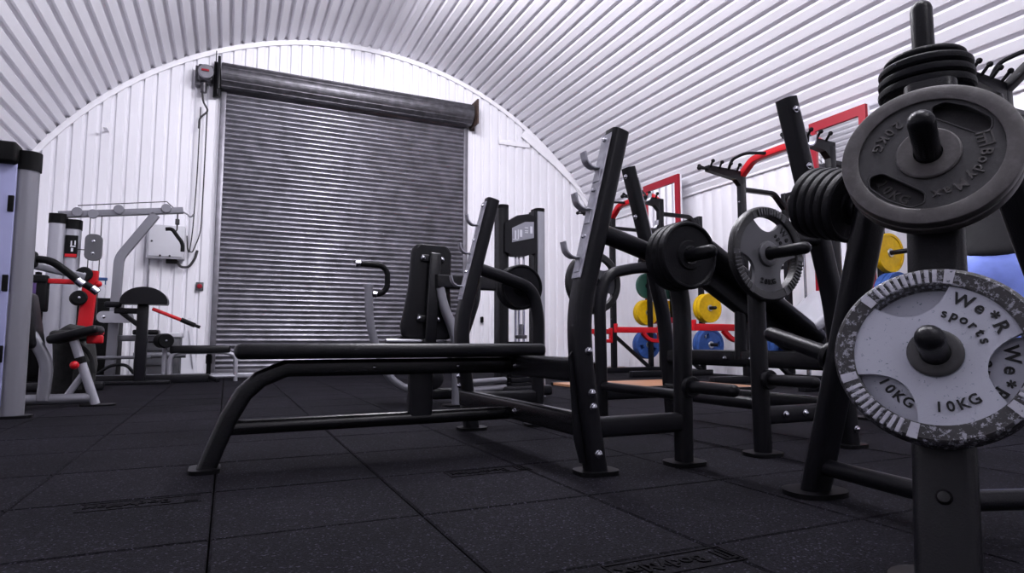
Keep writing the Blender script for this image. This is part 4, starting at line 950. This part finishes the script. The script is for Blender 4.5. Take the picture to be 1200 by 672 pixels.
mb = MB(); mb.lathe([(0, .27), (.034, .27), (.034, .30), (0, .31)], Matrix.Translation((-2.11, 9.2, 1.0)), 16); part2(mb, 'cap', M['black_matt'], bo)
bo = empty('spray_bottle', (-1.47, 9.2, 1.0), 'white spray bottle with blue trigger head on the matt black storage box', 'spray bottle')
mb = MB(); mb.lathe([(0, 0), (.05, 0), (.055, .01), (.055, .12), (.02, .19), (.016, .22), (0, .22)], Matrix.Translation((-1.47, 9.2, 1.0)), 20); part2(mb, 'body', M['white_plastic'], bo)
mb = MB(); mb.box((-1.455, 9.2, 1.245), (.11, .035, .04), .01); mb.box((-1.42, 9.2, 1.205), (.012, .02, .06), .004, None); part2(mb, 'trigger_head', M['blue_plastic'], bo)
# folded white sheet frame leaning on the wall
fs_ = empty('folded_sign', (-.50, 9.95, 0), 'folded white floor sign standing closed against the end wall', 'sign')
for s_ in (0, 1):
    mb = MB(); mb.prism([(-.16, 0), (.14, 0), (.02, .80), (-.02, .80)], [[(-.10, .08), (.08, .08), (.0, .62), (-.015, .62)]] if s_ else (), 0, .012, Matrix.Translation((-.50, 9.94-.05*s_, 0)) @ Matrix.Rotation(R(90-3*s_), 4, 'X')); part2(mb, 'panel', M['white_plastic'], fs_)

# ------------------------------------------------------------------ person in the background behind the weight tree
pe = empty('person', (4.06, 2.10, 0), 'person in a black t-shirt and light blue trousers standing behind the weight tree', 'person')
pe.rotation_euler = (0, 0, R(-62))
def skin_obj(name, nodes, edges, m_, sub=2):
    me = bpy.data.meshes.new(name); me.from_pydata([n[0] for n in nodes], edges, []); me.materials.append(m_)
    o = bpy.data.objects.new(name, me); COL.objects.link(o); o.parent = pe
    sk = o.modifiers.new('skin', 'SKIN'); sk.use_smooth_shade = True
    me.skin_vertices.new() if not me.skin_vertices else None
    for i, n in enumerate(nodes):
        me.skin_vertices[0].data[i].radius = n[1]; me.skin_vertices[0].data[i].use_root = (i == 0)
    ss = o.modifiers.new('sub', 'SUBSURF'); ss.levels = sub; ss.render_levels = sub
    return o
N = [((0, 0, .96), (.15, .11)), ((0, .0, 1.10), (.14, .10)), ((0, 0, 1.25), (.155, .11)), ((0, 0, 1.40), (.15, .10)), ((0, .0, 1.50), (.06, .06)), ((0, .02, 1.57), (.055, .058)), ((0, .03, 1.66), (.075, .095)), ((0, .02, 1.74), (.065, .08))]
E_ = [(i, i+1) for i in range(7)]
for s_ in (-1, 1):
    k = len(N); N += [((s_*.17, 0, 1.43), (.06, .06)), ((s_*.25, .01, 1.20), (.048, .048)), ((s_*.26, .04, 1.14), (.040, .042)), ((s_*.18, .26, 1.16), (.028, .030)), ((s_*.16, .32, 1.17), (.024, .038))]
    E_ += [(3, k), (k, k+1), (k+1, k+2), (k+2, k+3), (k+3, k+4)]
    h_ = k+4
    for j, (dx, dy, L) in enumerate(((.0, .035, .085), (.0, .012, .095), (0, -.010, .088), (0, -.030, .070), (-s_*.01, .055, .05))):
        q = len(N); th_ = j == 4; zz_ = 1.17 + dy*.9
        N += [((s_*.155, .335 if th_ else .36, zz_), (.010, .010)), ((s_*(.13 if not th_ else .125), .36+L*.45 if not th_ else .37, zz_+(.015 if th_ else 0)), (.009, .009)), ((s_*(.09 if not th_ else .10), .37+L*.6, zz_+(.02 if th_ else -.01)), (.007, .007))]
        E_ += [(h_, q), (q, q+1), (q+1, q+2)]
    k = len(N); N += [((s_*.10, 0, .88), (.095, .10)), ((s_*.11, .02, .50), (.06, .065)), ((s_*.115, -.01, .30), (.052, .058)), ((s_*.12, -.02, .09), (.036, .04))]
    E_ += [(0, k), (k, k+1), (k+1, k+2), (k+2, k+3)]
skin_obj('body', N, E_, M['skin'])
N = [((0, 0, .915), (.186, .150)), ((0, 0, .99), (.186, .142)), ((0, 0, 1.14), (.172, .130)), ((0, 0, 1.30), (.178, .132)), ((0, 0, 1.42), (.16, .115)), ((0, 0, 1.48), (.09, .08))]
E_ = [(0, 1), (1, 2), (2, 3), (3, 4), (4, 5)]
for s_ in (-1, 1):
    k = len(N); N += [((s_*.18, 0, 1.42), (.080, .080)), ((s_*.245, .008, 1.22), (.070, .070))]; E_ += [(4, k), (k, k+1)]
skin_obj('tshirt', N, E_, M['tshirt'])
N = [((0, 0, 1.03), (.176, .132)), ((0, 0, .90), (.175, .14))]; E_ = [(0, 1)]
for s_ in (-1, 1):
    k = len(N); N += [((s_*.10, 0, .80), (.115, .125)), ((s_*.115, .02, .50), (.085, .09)), ((s_*.12, -.01, .30), (.075, .08)), ((s_*.12, -.02, .10), (.065, .07))]; E_ += [(1, k), (k, k+1), (k+1, k+2), (k+2, k+3)]
skin_obj('trousers', N, E_, M['shorts'])
for s_ in (-1, 1):
    mb = MB(); mb.prism([(s_*.12+x, y+.03) for x, y in ((-.045, -.10), (.045, -.10), (.05, .05), (.035, .15), (0, .17), (-.035, .15), (-.05, .05))], (), 0, .025); mb.sphere((s_*.12, .01, .045), .06, 12, .8, 1.7, .8); mb.build('trainer', M['trainer'], pe)
mb = MB(); mb.sphere((0, -.002, 1.725), .108, 18, .88, 1.08, 1.0); mb.sphere((0, -.05, 1.66), .085, 14, .95, .8, 1.1); mb.build('hair', M['hair'], pe)
mb = MB(); mb.sphere((0, .128, 1.655), .018, 10, .8, 1.1, 1.3); mb.sphere((-.082, .03, 1.66), .025, 10, .4, .8, 1.2); mb.sphere((.082, .03, 1.66), .025, 10, .4, .8, 1.2); mb.build('nose_and_ears', M['skin'], pe)
mb = MB()
for s_ in (-1, 1): mb.sphere((s_*.034, .112, 1.685), .011, 8)
mb.build('eyes', M['black_matt'], pe)
mb = MB(); mb.box((0, .118, 1.610), (.045, .012, .010), .004); mb.build('mouth', M['red_frame'], pe)
